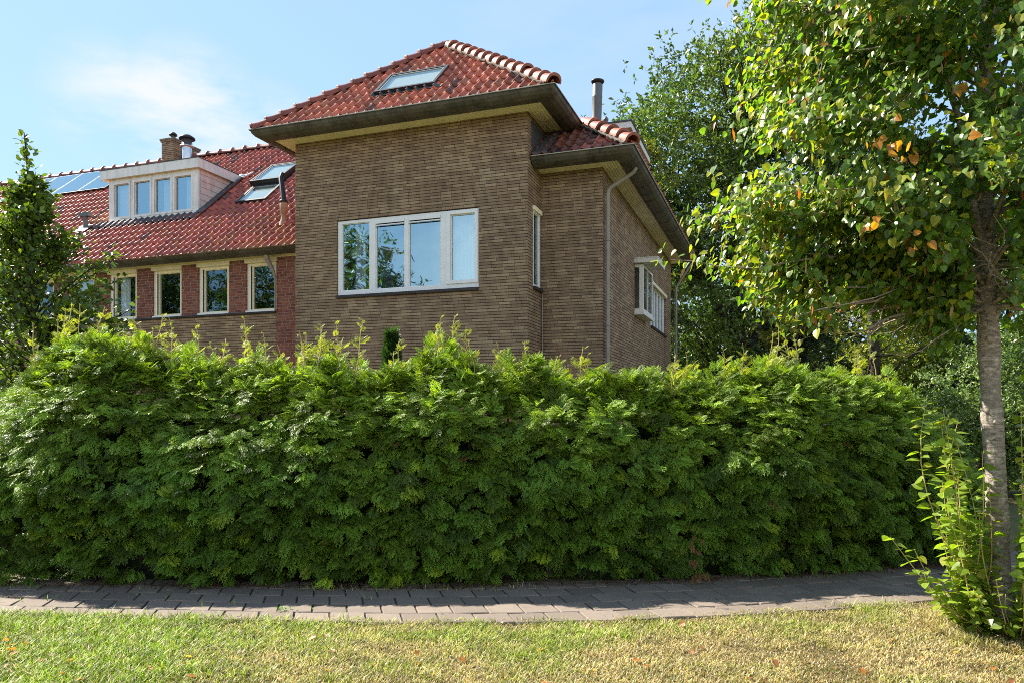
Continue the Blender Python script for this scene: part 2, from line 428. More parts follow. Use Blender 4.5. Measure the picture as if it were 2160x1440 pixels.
ROLL = [0, .05, .12, .20, .28, .35, .40, .52, .70, .88, 1.0]
def roll_h(s): return .042*math.sin(math.pi*s/.4) if s <= .4 else -.009*math.sin(math.pi*(s-.4)/.6)
def tiles(mb, O, U, W, a0, a1, slope, tw, tg, inside, tone, seed=1):
    """interlocking clay pantiles on the plane O + a U + b W, every tile its own shape with its own tone"""
    r = np.random.default_rng(seed)
    O, U, W = (np.array(x, float) for x in (O, U, W)); Nn = np.cross(U, W); Nn /= np.linalg.norm(Nn)
    if Nn[2] < 0: Nn = -Nn
    nc = int(round((a1-a0)/tw)); nr = int(math.ceil(slope/tg))
    k = len(ROLL); hs = np.array([roll_h(s) for s in ROLL]); ss = np.array(ROLL)
    for i in range(nr):
        for j in range(nc):
            a, b = a0 + j*tw, i*tg
            if not inside(a+tw/2, b+tg/2): continue
            lift = .030 + r.normal(0, .0022); da = r.normal(0, .0018); db = r.normal(0, .004)
            aa = a + da + ss*tw*1.02
            rows = []
            for (bb, dh) in ((b-.028+db, lift-.022), (b-.03+db, lift), (b+tg*.5, lift*.52), (b+tg*1.0, .004)):
                rows.append(O[None] + aa[:, None]*U + bb*W + (hs+dh)[:, None]*Nn)
            V = np.vstack(rows)
            F = [(q*k+p, q*k+p+1, (q+1)*k+p+1, (q+1)*k+p) for q in range(3) for p in range(k-1)]
            mb.add(V, F, 0, tone(a, b, r))

def clip(o, planes):
    bm = bmesh.new(); bm.from_mesh(o.data)
    for (p, n) in planes:
        bmesh.ops.bisect_plane(bm, geom=bm.verts[:]+bm.edges[:]+bm.faces[:], plane_co=p, plane_no=n, clear_outer=True)
    bm.to_mesh(o.data); bm.free()

def caps(mb, A, B, up, n, r=.095, tone=None, seed=3, flip=False, flat=1.0):
    """overlapping half-round hip / ridge tiles from the low end A to the high end B, wide mouth at the low end"""
    rr = np.random.default_rng(seed)
    A, B, up = (np.array(x, float) for x in (A, B, up)); D = (B-A); Ln = np.linalg.norm(D); D /= Ln
    S = np.cross(D, up); S /= np.linalg.norm(S); Z = np.cross(S, D)
    ang = np.linspace(-.12, np.pi+.12, 13); step = Ln/n
    for i in range(n):
        b0 = i*step - .035; b1 = (i+1)*step + .02
        prof = [(b0+.0, r*1.02, -.002), (b0, r*1.24, .020), (b0+.03, r*1.24, .020), (b0+.045, r*1.10, .012), (b0+.14, r*1.03, .006), (b1, r*.90, 0)]
        jz = rr.normal(0, .004); js = rr.normal(0, .005)
        V = []
        for (b, q, dz) in prof:
            for a in ang: V.append(A + D*b + S*(math.cos(a)*q + js) + Z*(math.sin(a)*q*flat + dz - .02 + jz))
        m = len(ang)
        F = [(p*m+t, p*m+t+1, (p+1)*m+t+1, (p+1)*m+t) for p in range(len(prof)-1) for t in range(m-1)]
        mb.add(V, F, 0, tone(rr))

def tone_main(a, b, r):
    base = np.array([.42, .125, .072])*r.uniform(.62, 1.3); q = r.random()
    if q < .10: base = np.array([.38, .16, .09])*r.uniform(.8, 1.1)
    if q > .95: base = np.array([.13, .055, .045])
    return base
def tone_moss_shade(a, b, r): return tone_main(a, b, r)*(.30 if r.random() < .35 + .6*(a < .7) else .62)  # moss, with the front block's shade painted in as darker tiles
def tone_cap(r): return np.array([.29, .092, .060])*r.uniform(.75, 1.12)
def tone_ridge(r): return np.array([.20, .062, .045])*r.uniform(.7, 1.15)

def window(name, parent, axis, p, outward, rect, lights, depth=.07, setback=.05, fr=.05, mat='white', glass='glass', sill=None, sub=True, top=None, label=None):
    """rect = s0,s1,z0,z1; lights = (s0,s1,z0,z1) openings of glass in the frame"""
    s0, s1, z0, z1 = rect
    wroot = MB()
    f0, f1 = p - outward*setback, p - outward*(setback+depth)
    def bx(mb, a0, a1, c0, c1, d0=f0, d1=f1):
        if axis == 'x': mb.box(a0, a1, d0, d1, c0, c1)
        else: mb.box(d0, d1, a0, a1, c0, c1)
    # frame: cut the rectangle around the lights column by column
    bp = sorted({s0, s1, *[v for l in lights for v in l[:2]]})
    for a, b in zip(bp[:-1], bp[1:]):
        mid = (a+b)/2; z = z0
        for l in sorted([l for l in lights if l[0] < mid < l[1]], key=lambda q: q[2]):
            if l[2] > z: bx(wroot, a, b, z, l[2])
            z = l[3]
        if z < z1: bx(wroot, a, b, z, z1)
    # inner beads round every light, a few millimetres back
    for (a, b, c, d) in lights:
        t = .012; e0, e1 = p - outward*(setback+.018), p - outward*(setback+depth-.004)
        bx(wroot, a-.002, a+t, c, d, e0, e1); bx(wroot, b-t, b+.002, c, d, e0, e1)
        bx(wroot, a+t, b-t, c-.002, c+t, e0, e1); bx(wroot, a+t, b-t, d-t, d+.002, e0, e1)
    wf = wroot.build(name, M[mat], parent)
    g = MB()
    for (a, b, c, d) in lights:
        q = p - outward*(setback+.042)
        V = [(a, q, c), (b, q, c), (b, q, d), (a, q, d)] if axis == 'x' else [(q, a, c), (q, b, c), (q, b, d), (q, a, d)]
        g.add(V, [(0, 1, 2, 3)])
    g.build('pane', M[glass], wf)
    if sill:
        sb = MB(); bx(sb, s0-sill.get('ext', .0), s1+sill.get('ext', .0), z0-sill['h'], z0-.003, p + outward*sill['out'], p - outward*(setback+.03))
        sb.build('sill', M[sill['mat']], wf)
    return wf

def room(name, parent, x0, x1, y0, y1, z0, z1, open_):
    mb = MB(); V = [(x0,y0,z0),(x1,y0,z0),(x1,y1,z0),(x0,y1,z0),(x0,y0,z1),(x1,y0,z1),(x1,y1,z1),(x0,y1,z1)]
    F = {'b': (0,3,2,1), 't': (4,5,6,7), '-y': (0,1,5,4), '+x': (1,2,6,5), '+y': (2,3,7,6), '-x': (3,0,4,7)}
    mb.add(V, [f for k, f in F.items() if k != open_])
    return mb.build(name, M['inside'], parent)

def curtain_mesh(axis, p, s0, s1, z0, z1, waves, amp=.025):
    n = int(waves*8)+1; ss = np.linspace(s0, s1, n); mb = MB()
    off = amp*np.sin(np.linspace(0, waves*2*np.pi, n) + .6*np.sin(np.linspace(0, 9, n)))
    V = []
    for z in (z0, z1):
        for s, o in zip(ss, off): V.append((s, p+o, z) if axis == 'x' else (p+o, s, z))
    mb.add(V, [(i, i+1, n+i+1, n+i) for i in range(n-1)])
    return mb

# ================================================================== CORNER HOUSE
ch = house_root('corner_house', (-1.8, 2.5), 'tall brown brick corner house with a red hipped roof and wide white window', 'house')
WZ, LZ = 6.695, 5.885
WIN = (-3.645, -.872, 3.825, 5.20)
wall = MB()
brick_wall(wall, 'x', 0.0, -4.53, 0.0, 0, WZ+.03, -1, [WIN], t1=.022)
brick_wall(wall, 'y', 0.0, .015, .758, 0, WZ+.03, 1, [(.285, .690, 3.85, 5.215)], t0=.03, t1=-.02)
brick_wall(wall, 'x', .758, .001, 1.086, 0, LZ+.03, -1, [], t0=-.05, t1=.022)
BAY = (3.72, 5.74, 3.74, 5.02); SW = (5.74, 8.2, 3.74, 4.82)
brick_wall(wall, 'y', 1.086, .773, 9.1, 0, LZ+.03, 1, [(3.74, 4.95, 3.80, 4.83), (5.60, 8.22, 3.77, 4.83)], t0=.03)
brick_wall(wall, 'x', 9.1, -4.53, 1.085, 0, LZ+.03, 1, [], t1=.03)
brick_wall(wall, 'y', -4.53, .016, 9.08, 0, WZ+.03, -1, [], t0=.03, t1=.03)
# upper wall of the front block above the low roof
brick_wall(wall, 'y', 0.0, .760, 1.6, LZ, WZ+.03, 1, [], t0=-.0)
wo_ = wall.build('wall', M['brick'], ch)

# wide front window
zb, zt = 3.95, 5.12
lights = [(-3.56, -2.99, 3.93, 5.14), (-2.866, -2.29, 3.925, 5.135), (-2.207, -1.592, 3.925, 5.135), (-1.40, -.95, 3.985, 5.115)]
fw = window('window', ch, 'x', 0.0, -1, (-3.635, -.88, 3.845, 5.19), lights, .08, .03, glass='glass', sill=dict(h=.05, out=.05, mat='sillbrick', ext=.005))
tag(fw, 'wide white four light window on the front wall')
cs = MB()                                   # the opening casement's own sash, proud of the frame
for a0, a1, c0, c1 in ((-1.472, -1.402, 3.93, 5.165), (-.948, -.892, 3.93, 5.165), (-1.402, -.948, 3.93, 3.984), (-1.402, -.948, 5.117, 5.165)):
    cs.box(a0, a1, .008, .034, c0, c1)
for a0, a1 in ((-2.86, -2.295), (-2.202, -1.597)):
    cs.box(a0, a1, .012, .034, 5.045, 5.062); cs.box(a0, a1, .014, .034, 5.085, 5.13)
cs.build('sash', M['white'], fw)
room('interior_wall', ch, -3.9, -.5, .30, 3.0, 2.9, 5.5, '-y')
def drape(name, mesh, mat, label, off):
    o = mesh.build(name, mat); o.parent = None
    o.matrix_world = Matrix.Translation(hw(0, 0)) @ Matrix.Rotation(HROT, 4, 'Z')
    return tag(o, label, 'curtain')
drape('sheer_curtain', curtain_mesh('x', .22, -1.50, -.9, 3.87, 5.19, 9, .018), M['curtain'], 'pale sheer curtain filling the right light of the wide front window', 0)
drape('blue_curtain', curtain_mesh('x', .24, -2.88, -2.62, 3.87, 5.19, 4, .02), M['bluecurtain'], 'narrow blue curtain in the second light of the wide front window', 0)
drape('side_curtain', curtain_mesh('x', .24, -3.40, -3.18, 3.87, 5.19, 3, .02), M['curtain'], 'gathered pale curtain in the left light of the wide front window', 0)

# slim window in the return wall
rw = window('window', ch, 'y', 0.0, 1, (.29, .685, 3.86, 5.20), [(.33, .645, 3.90, 5.12)], .06, .0, glass='glassdark', sill=dict(h=.055, out=.05, mat='sillbrick', ext=.02))
tag(rw, 'slim tall window in the return wall')
tb = MB(); tb.box(-.03, .035, .27, .705, 5.14, 5.215); tb.build('lintel_board', M['cream'], rw)
room('interior_wall', ch, -.45, -.27, .29, .70, 3.8, 5.25, '+x')

# bay box and ribbon window on the side wall
bay = MB()
bx0, bx1, by0, by1, bz0, bz1 = 1.06, 1.267, 3.735, 4.95, 3.84, 4.80
bay.box(bx1-.085, bx1, by0, by0+.07, bz0, bz1); bay.box(bx1-.06, bx1, by1-.06, by1, bz0, bz1)      # corner posts
bay.box(1.07, bx1-.086, by0+.005, by0+.03, bz1-.06, bz1); bay.box(1.07, bx1-.086, by0+.005, by0+.03, bz0, bz0+.05)
bay.box(bx1-.03, bx1-.004, by0+.071, by1-.061, bz1-.05, bz1); bay.box(bx1-.03, bx1-.004, by0+.071, by1-.061, bz0, bz0+.05)
bay.box(bx1-.03, bx1-.006, 4.31, 4.36, bz0+.051, bz1-.051)
bay.box(1.03, bx1+.015, by0-.02, by1+.01, bz0-.075, bz0-.003)
bw_ = bay.build('window', M['offwhite'], ch); tag(bw_, 'white boxed bay window with flat canopy on the side wall')
g = MB()
g.add([(1.08, by0+.02, bz0+.05), (bx1-.08, by0+.02, bz0+.05), (bx1-.08, by0+.02, bz1-.06), (1.08, by0+.02, bz1-.06)], [(0, 1, 2, 3)])
g.add([(bx1-.02, by0+.07, bz0+.05), (bx1-.02, by1-.06, bz0+.05), (bx1-.02, by1-.06, bz1-.05), (bx1-.02, by0+.07, bz1-.05)], [(0, 1, 2, 3)])
g.build('pane', M['glassdark'], bw_)
cp = MB(); cp.box(1.05, 1.575, 3.62, 4.6, 4.815, 4.90); cp.box(1.05, 1.59, 3.605, 4.615, 4.901, 4.915); cp.build('canopy', M['offwhite'], bw_)
room('interior_wall', ch, .3, 1.0, 3.7, 5.0, 3.7, 4.9, '+x')
lt = [(5.80+i*.465, 5.80+i*.465+.425, 3.82, 4.72) for i in range(5)]
sw = window('window', ch, 'y', 1.086, 1, (5.75, 8.18, 3.785, 4.825), lt, .07, .05, mat='white', glass='glassdark', sill=dict(h=.05, out=.04, mat='sillbrick', ext=-.02))
tag(sw, 'ribbon window of narrow white lights on the side wall')
tb = MB(); tb.box(1.04, 1.12, 5.74, 8.19, 4.75, 4.826); tb.build('lintel_board', M['creamfascia'], sw)
dk = MB(); dk.box(1.07, 1.078, 5.605, 5.745, 3.78, 4.82); dk.build('wall_panel', M['redbrick'], ch)
room('interior_wall', ch, .2, .82, 5.5, 8.3, 3.7, 4.9, '+x')

# soffits and gutters
upper_path = [((-4.53, 1.5, WZ), (-.78, 0)), ((-4.53, 0, WZ), (-.78, -1)), ((0, 0, WZ), (1, -1)), ((0, 1.35, WZ), (1, 0))]
soffit(upper_path, ch)
lower_path = [((.002, .758, LZ), (0, -1)), ((1.086, .758, LZ), (1, -1)), ((1.086, 9.1, LZ), (1, .8)), ((-4.5, 9.1, LZ), (0, .8))]
soffit(lower_path, ch)
seams = [((x, 0, WZ), (0, -1), (1, 0)) for x in (-4.05, -3.05, -2.05, -1.05, -.1)] + [((0, y, WZ), (1, 0), (0, 1)) for y in (.45,)]
gu = gutter('gutter', upper_path, ch, seams)
seams = [((x, .758, LZ), (0, -1), (1, 0)) for x in (.30, 1.05)] + [((1.086, y, LZ), (1, 0), (0, 1)) for y in np.arange(1.1, 9.2, .9)]
gl_ = gutter('gutter', [((.02, .758, LZ), (0, -1)), *lower_path[1:]], ch, seams)

# roof: front hip, right slope (runs down over the side part), left slope, low front slope
LIP = 6.775; APX = (-2.17, 1.60, 8.87); RG = (-2.17, 5.15, 8.87)
rf = MB(); cap = MB()
fr_s = math.hypot(1.6+.63, APX[2]-LIP); Wv = np.array([0, 1.6+.63, APX[2]-LIP])/fr_s
def in_front(a, b):
    t = b/fr_s
    return -4.96 + (APX[0]+4.96)*t - .2 < a < .63 + (APX[0]-.63)*t + .2 and not (-2.82 < a < -1.60 and .78 < b < 1.64)
tiles(rf, np.array((0, -.63, LIP)) + .055*Wv, (1, 0, 0), Wv, -5.10, .75, fr_s, .172, .30, in_front, tone_main, 5)
fo = rf.build('roof', M['tile'], ch, smooth=True)
# keep only what lies between the two hips
def hipplane(P0, P1, inside_pt):
    P0, P1, Q = Vector(P0), Vector(P1), Vector(inside_pt)
    n = (P1-P0).cross(Vector((0, 0, 1))).normalized()
    if (Q-P0).dot(n) > 0: n = -n
    return (P0, n)
hl, hr = (-4.96, -.63, LIP), (.63, -.63, LIP)
clip(fo, [hipplane(hl, APX, (-2, 0, 7)), hipplane(hr, APX, (-2, 0, 7))])
# the other slopes
rf2 = MB()
sl = math.hypot(1.70+2.17, RG[2]-5.99); Ws = np.array([-(1.70+2.17), 0, RG[2]-5.99])/sl
def in_right(a, b):
    u = 1.70 + Ws[0]*b
    if u > .60: return False
    return a > -.63 + (.63-u)*(1.6+.63)/(.63+2.17) - .2
tiles(rf2, (1.70, 0, 5.99), (0, 1, 0), Ws, -.7, 9.6, sl, .172, .30, in_right, tone_main, 6)
ro2 = rf2.build('roof', M['tile'], ch, smooth=True)
clip(ro2, [hipplane(hr, APX, (.6, 4, 7))])
rf4 = MB(); tiles(rf4, (1.70, 0, 5.99), (0, 1, 0), Ws, -.7, 9.6, sl, .172, .30, lambda a, b: 1.70 + Ws[0]*b > .55 and a > .0, tone_main, 16)
ro4 = rf4.build('roof', M['tile'], ch, smooth=True)
clip(ro4, [hipplane((1.70, .15, 5.99), (.655, 1.2, 6.78), (1.6, 4, 6))])
rf3 = MB()
lw_s = math.hypot(1.05, .79)
Wl = np.array([0, 1.05, .79])/lw_s
tiles(rf3, (0, .15, 5.995), (1, 0, 0), Wl, .0, 1.8, lw_s, .172, .30, lambda a, b: a < 1.70 - b*1.05/lw_s + .16, tone_moss_shade, 7)
ro3 = rf3.build('roof', M['tile'], ch, smooth=True)
clip(ro3, [hipplane((1.70, .15, 5.99), (.655, 1.2, 6.78), (.2, .3, 6))])
# roof boarding under the tiles
ub = MB(); d = .03
A0, A1, A2 = (-4.93, -.60, LIP-d), (.60, -.60, LIP-d), (APX[0], APX[1], APX[2]-d)
ub.add([A0, A1, A2], [(0, 1, 2)])
ub.add([(-4.93, -.60, LIP-d), A2, (RG[0], RG[1]+3.9, RG[2]-d), (-4.93, 9.05, LIP-d)], [(0, 1, 2, 3)])
ub.add([(.60, -.60, LIP-d), (.60, 1.25, LIP-d), (RG[0], 5.15, RG[2]-d), A2], [(0, 1, 2, 3)])
ub.add([(1.66, .18, 5.99-d), (1.66, 9.4, 5.99-d), (RG[0], 5.15, RG[2]-d), (.60, 1.25, LIP-d)], [(0, 1, 2, 3)])
ub.add([(.0, .18, 5.99-d), (1.66, .18, 5.99-d), (.60, 1.25, LIP-d), (.0, 1.25, LIP-d)], [(0, 1, 2, 3)])
ub.build('roof_boarding', M['black'], ch)
# hip and ridge caps
for A_, B_, up_, n_, r_, t_, s_ in ((np.array(hr)+(0, 0, .045), np.array(APX)+(0, 0, .02), (.3, -.35, 1), 14, .108, tone_cap, 3), (np.array(hl)+(0, 0, .04), np.array(APX)+(0, 0, .04), (-.3, -.35, 1), 14, .09, tone_ridge, 4),
        ((1.70, .15, 6.06), (.67, 1.18, 6.87), (.3, -.35, 1), 5, .108, tone_cap, 9), ((APX[0], 5.2, APX[2]+.01), APX, (0, 0, 1), 12, .09, tone_ridge, 8)):
    cap = MB(); caps(cap, A_, B_, up_, n_, r_, t_, s_); cap.build('hip_cap', M['tile'], ch, smooth=True)
mo = MB()
for (A, B, off) in ((hr, APX, (-.10, -.05)), ((1.70, .15, 6.0), (.67, 1.18, 6.80), (-.10, -.06))):
    A, B = np.array(A), np.array(B); P = [A + (B-A)*t + np.array([off[0]*.75, off[1]*1.3, -.005 + .010*math.sin(t*60)]) for t in np.linspace(0.02, .985, 40)]
    mo.tube(P, .026, 6)
mo.build('ridge_mortar', M['mortar'], ch)
# lead valley where the low roof meets the front block
ld = MB()
ld.obox((.002, .16, 6.03), (.28, 0, 0), (0, 1.05, .79), (0, -.003, .03)); ld.box(.001, .012, .2, 1.3, 6.05, 6.62)
ld.build('flashing', M['lead'], ch)

# skylight in the front hip
def roofpt(O, U, W, a, b, n, h): return np.array(O) + a*np.array(U) + b*np.array(W) + h*np.array(n)
def skylight(parent, O, U, W, a0, a1, b0, b1, lift=.07, open_=0.0, glass='glassroof', blind=True, label=None):
    U = np.array(U, float); W = np.array(W, float); n = np.cross(U, W); n /= np.linalg.norm(n); O = np.array(O, float)
    if open_: W = W*math.cos(open_) + n*math.sin(open_)*-1; n = np.cross(U, W); n /= np.linalg.norm(n)
    t = .055; hgt = lift
    f = MB(); base = -.04
    def ob(x0, x1, y0, y1, h0, h1): f.obox(O + x0*U + y0*W + h0*n, (x1-x0)*U, (y1-y0)*W, (h1-h0)*n)
    ob(a0, a1, b0, b0+t, base, hgt); ob(a0, a1, b1-t, b1, base, hgt); ob(a0, a0+t, b0+t, b1-t, base, hgt); ob(a1-t, a1, b0+t, b1-t, base, hgt)
    r = f.build('skylight', M['darkmetal'], parent)
    if label: r['label'] = label
    w_ = MB(); s_ = .028
    def ow(x0, x1, y0, y1, h0, h1): w_.obox(O + x0*U + y0*W + h0*n, (x1-x0)*U, (y1-y0)*W, (h1-h0)*n)
    A0, A1, B0, B1 = a0+t, a1-t, b0+t, b1-t
    ow(A0, A1, B0, B0+s_, hgt-.05, hgt-.012); ow(A0, A1, B1-s_, B1, hgt-.05, hgt-.012); ow(A0, A0+s_, B0+s_, B1-s_, hgt-.05, hgt-.012); ow(A1-s_, A1, B0+s_, B1-s_, hgt-.05, hgt-.012)
    w_.build('sash', M['zincedge'], r)
    g = MB(); q = hgt-.02
    g.add([O+A0*U+B0*W+q*n, O+A1*U+B0*W+q*n, O+A1*U+B1*W+q*n, O+A0*U+B1*W+q*n], [(0, 1, 2, 3)]); g.build('pane', M[glass], r)
    bl = MB(); q = hgt-.055
    bl.add([O+A0*U+B0*W+q*n, O+A1*U+B0*W+q*n, O+A1*U+B1*W+q*n, O+A0*U+B1*W+q*n], [(0, 1, 2, 3)]); bl.build('blind', M['blind'], r)
    return r
skylight(ch, (0, -.63, LIP), (1, 0, 0), Wv, -2.80, -1.62, .74, 1.56, .10, label='skylight with a white blind in the front hip')
ap = MB()
ap_n = np.cross((1, 0, 0), Wv)
for k in range(8):
    a = -2.87 + k*.172; V = []
    for b in (.66, .78):
        for s in ROLL: V.append(np.array((0, -.63, LIP)) + (a+s*.172)*np.array((1., 0, 0)) + b*Wv + (roll_h(s)+.045)*ap_n)
    kk = len(ROLL); ap.add(V, [(i, i+1, kk+i+1, kk+i) for i in range(kk-1)])
ap.build('flashing', M['lead'], ch, smooth=True)

# flue, vent pipe and flat roofed dormer on the right slope
fl = MB(); fl.lathe((.465, 2.82, 6.7), [(.0, 0), (.098, 0), (.098, .55), (.102, .56), (.102, .60), (.098, .61), (.098, 1.25), (.101, 1.26), (.101, 1.29), (.098, 1.30), (.098, 1.50), (.092, 1.53)], 24, axis=(.035, .0, 1))
ff = fl.build('flue', M['galv'], ch, smooth=True)
fc = MB(); fc.lathe((.465+.052, 2.82, 6.7+1.50), [(.02, .04), (.098, .03), (.128, .07), (.132, .085), (.128, .095), (.0, .10)], 24, axis=(.035, 0, 1)); fc.build('cap', M['darkmetal'], ff, smooth=True)
fb = MB(); fb.lathe((.45, 2.80, 6.75), [(.16, 0), (.125, .16), (.115, .30), (.098, .32)], 20); fb.build('flue_collar', M['terracotta'], ff, smooth=True)
vp = MB(); vp.lathe((.62, 3.1, 6.6), [(0, 0), (.04, 0), (.04, .98), (.055, 1.0), (.055, 1.03), (.02, 1.08), (0, 1.08)], 14); vp.build('vent_pipe', M['galv'], ch, smooth=True)
dm = MB(); dm.box(-1.3, .90, 3.93, 6.05, 6.2, 7.66); dd = dm.build('dormer', M['darkwood'], ch); dd['label'] = 'flat roofed brown dormer on the right slope'
fs = MB(); fs.box(-1.3, 1.0, 3.78, 6.2, 7.665, 7.79); fs.build('fascia', M['offwhite'], dd)
fs = MB(); fs.box(-1.3, 1.02, 3.76, 6.22, 7.793, 7.825); fs.build('roof_edge', M['lead'], dd)

# drainpipes
def pipe(parent, P, r=.035, brackets=()):
    mb = MB(); P = [Vector(p) for p in P]; Q = []
    for i, p in enumerate(P):                       # soft bends
        if 0 < i < len(P)-1:
            a = (P[i-1]-p).normalized()*.06; b = (P[i+1]-p).normalized()*.06
            Q += [p+a, (p+a*.3+b*.3), p+b]
        else: Q.append(p)
    mb.tube([tuple(q) for q in Q], r, 12)
    for z in brackets:
        e = Q[-1]; mb.lathe((e.x, e.y, z), [(r, 0), (r+.008, .003), (r+.008, .037), (r, .04)], 12)
    return mb.build('drainpipe', M['pipe'], parent, smooth=True)
pipe(ch, [(1.62, .92, 5.87), (1.60, .92, 5.80), (1.155, .86, 5.53), (1.155, .86, 0)], .036, (1.5, 3.2, 4.65))
pipe(ch, [(1.60, 9.36, 5.87), (1.58, 9.36, 5.80), (1.20, 9.32, 5.22), (1.20, 9.32, 0)], .036, (1.5, 3.2, 4.6))
cb = MB(); cb.tube([(.03, .725, 3.78), (.03, .725, 0)], .012, 8); cb.build('cable_pipe', M['pipe'], ch)

# ================================================================== TERRACED HOUSE (left wing)
th = house_root('terraced_house', (-12.0, 1.2), 'low terraced house with red roof, white dormer and row of narrow windows', 'house')
VW = 1.2; XR, XL = -4.54, -22.0
tw_ = MB(); tr_ = MB()
brick_wall(tw_, 'x', VW, XL, -5.853, 0, 3.795, -1, [], t0=.0, t1=.0)
tw_.build('wall', M['brick'], th)
wins = [(-6.604, -5.849), (-7.853, -7.044), (-9.099, -8.303), (-10.358, -9.554), (-11.61, -10.80), (-12.86, -12.05), (-14.11, -13.3), (-15.36, -14.55), (-16.6, -15.8)]
piers = [(-5.849, XR)] + [(b[1], a[0]) for a, b in zip(wins[:-1], wins[1:])] + [(XL, wins[-1][0])]
for k, (a, b) in enumerate(piers):
    tr_ = MB(); brick_wall(tr_, 'x', VW-.003, a, b, 0 if k == 0 else 3.83, 4.93, -1, [], h=.0565, t0=.0, t1=.0, rel=.006)
    tr_.build('brick_pier', M['redbrick'], th)
sb = MB()
for a, b in [(XL, -5.852)]:
    n = int((b-a)/.075)
    for i in range(n):
        q = a + i*(b-a)/n; sb.box(q+.004, q+(b-a)/n-.004, VW-.045, VW+.12, 3.797, 3.832)
sb.build('sill', M['sillbrick'], th)
for k, (a, b) in enumerate(wins):
    lights = [(a+.135, b-.075, 3.895, 4.80)]
    wn_ = window('window', th, 'x', VW, -1, (a+.004, b-.004, 3.836, 4.855), lights, .07, .035, mat='creamfascia', glass='glassdark')
    xb = MB(); xb.box(a+.066, a+.098, VW+.022, VW+.034, 3.86, 4.84); xb.box(a+.004, b-.004, VW-.03, VW+.034, 3.836, 3.868); xb.build('sash', M['white'], wn_)
    gp = MB(); gp.box(a+.098, a+.124, VW+.028, VW+.0345, 3.90, 4.80); gp.build('shadow_gap', M['black'], wn_)
    lb = MB(); lb.box(a-.02, b+.02, VW-.035, VW+.05, 4.857, 4.985); lb.build('lintel_board', M['creamfascia'], wn_)
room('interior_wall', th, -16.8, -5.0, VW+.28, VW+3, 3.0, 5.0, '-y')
fb_ = MB(); fb_.box(XL, XR, VW-.045, VW-.01, 4.932, 5.03); fb_.build('fascia', M['creamfascia'], th)
drape('pale_curtain', curtain_mesh('x', VW+.2, -10.22, -9.95, 3.87, 4.85, 3, .02), M['curtain'], 'pale curtain behind the narrow window of the terraced house', 0)
drape('teal_curtain', curtain_mesh('x', VW+.2, -9.80, -9.60, 3.87, 4.85, 3, .02), mat_plain('teal_cloth', (.03, .12, .13), .9), 'dark teal curtain at the right edge of a narrow terraced house window', 0)
drape('net_curtain', curtain_mesh('x', VW+.2, -11.58, -10.82, 3.87, 4.85, 6, .02), M['curtain'], 'net curtain filling the narrow window beside the small left tree', 0)
# gutter
ZS = 4.985
mb = MB()
prof = [(.14, .01), (.15, -.02), (.22, -.045), (.33, -.035), (.42, -.005), (.475, .035), (.49, .06), (.50, .065), (.50, .05)]
pth = [((XL, VW, ZS), (0, -1)), ((XR, VW, ZS), (0, -1))]
sweep(mb, prof, pth); sweep(mb, [(.0, .01), (.16, .01)], pth)
gt = mb.build('gutter', M['zinc'], th)
mb = MB(); sweep(mb, [(.488, .062), (.496, .075), (.508, .068), (.504, .052)], pth); mb.build('rim', M['zincedge'], gt)
# downpipe with its swan neck
mb = MB()
mb.tube([(-5.93, .98, 4.95), (-5.925, 1.0, 4.86), (-5.86, 1.12, 4.62), (-5.845, 1.15, 4.5)], [.055, .055, .035, .026], 12)
mb.tube([(-5.845, 1.15, 4.51), (-5.843, 1.15, 3.835)], .018, 10)
mb.build('drainpipe', M['pipe'], th, smooth=True)
# roof
LV, LZt = .72, 5.045; RV, RZ = 5.15, 8.87
ws = math.hypot(RV-LV, RZ-LZt); Wt = np.array([0, RV-LV, RZ-LZt])/ws; Nt = np.array([0, -(RZ-LZt), RV-LV])/ws
VD = 2.25
def zroof(v): return LZt + (v-LV)*(RZ-LZt)/(RV-LV)
def in_wing(a, b):
    if a > -4.45: return False
    v = LV + b*Wt[1]
    if -11.45 < a < -8.85 and v > 2.28 and v < 3.35: return False
    if -7.85 < a < -7.05 and 2.45 < v < 3.85: return False
    if -17.3 < a < -13.2 and 4.05 < v < 4.9: return False
    return True
def tone_wing(a, b, r):
    base = np.array([.37, .085, .056])*r.uniform(.68, 1.22); q = r.random()
    warm = math.exp(-((a+5.6)**2/3.0 + (b-.3)**2/1.8))
    if q < .08 + .75*warm: base = np.array([.34, .105, .045])*r.uniform(.75, 1.15)
    wr = math.exp(-((a+11.9)**2/.6 + (b-2.4)**2/.5))
    if q < .6*wr: base = np.array([.36, .14, .07])
    if q > .97: base = np.array([.12, .05, .045])
    return base
M['wingtile'] = mat_tile('glazed_clay_tile', .36)
tm = MB(); tiles(tm, (0, LV, LZt), (1, 0, 0), Wt, -22.0, -4.4, ws, .182, .30, in_wing, tone_wing, 12)
wr_ = tm.build('roof', M['wingtile'], th, smooth=True)
clip(wr_, [((0, RV+.02, 0), (0, 1, 0))])
ub = MB(); d = .03
ub.add([(XL, LV+.05, LZt-d+.03), (-4.54, LV+.05, LZt-d+.03), (-4.54, RV, RZ-d), (XL, RV, RZ-d)], [(0, 1, 2, 3)])
ub.add([(XL, RV, RZ-d), (-2.2, RV, RZ-d), (-2.2, 9.4, 5.2), (XL, 9.4, 5.2)], [(0, 1, 2, 3)])
ub.build('roof_boarding', M['black'], th)
cap = MB(); caps(cap, (XL, RV, RZ+.05), (-2.2, RV, RZ+.05), (0, 0, 1), 47, .10, tone_ridge, 14)
cap.build('ridge_cap', M['wingtile'], th, smooth=True)
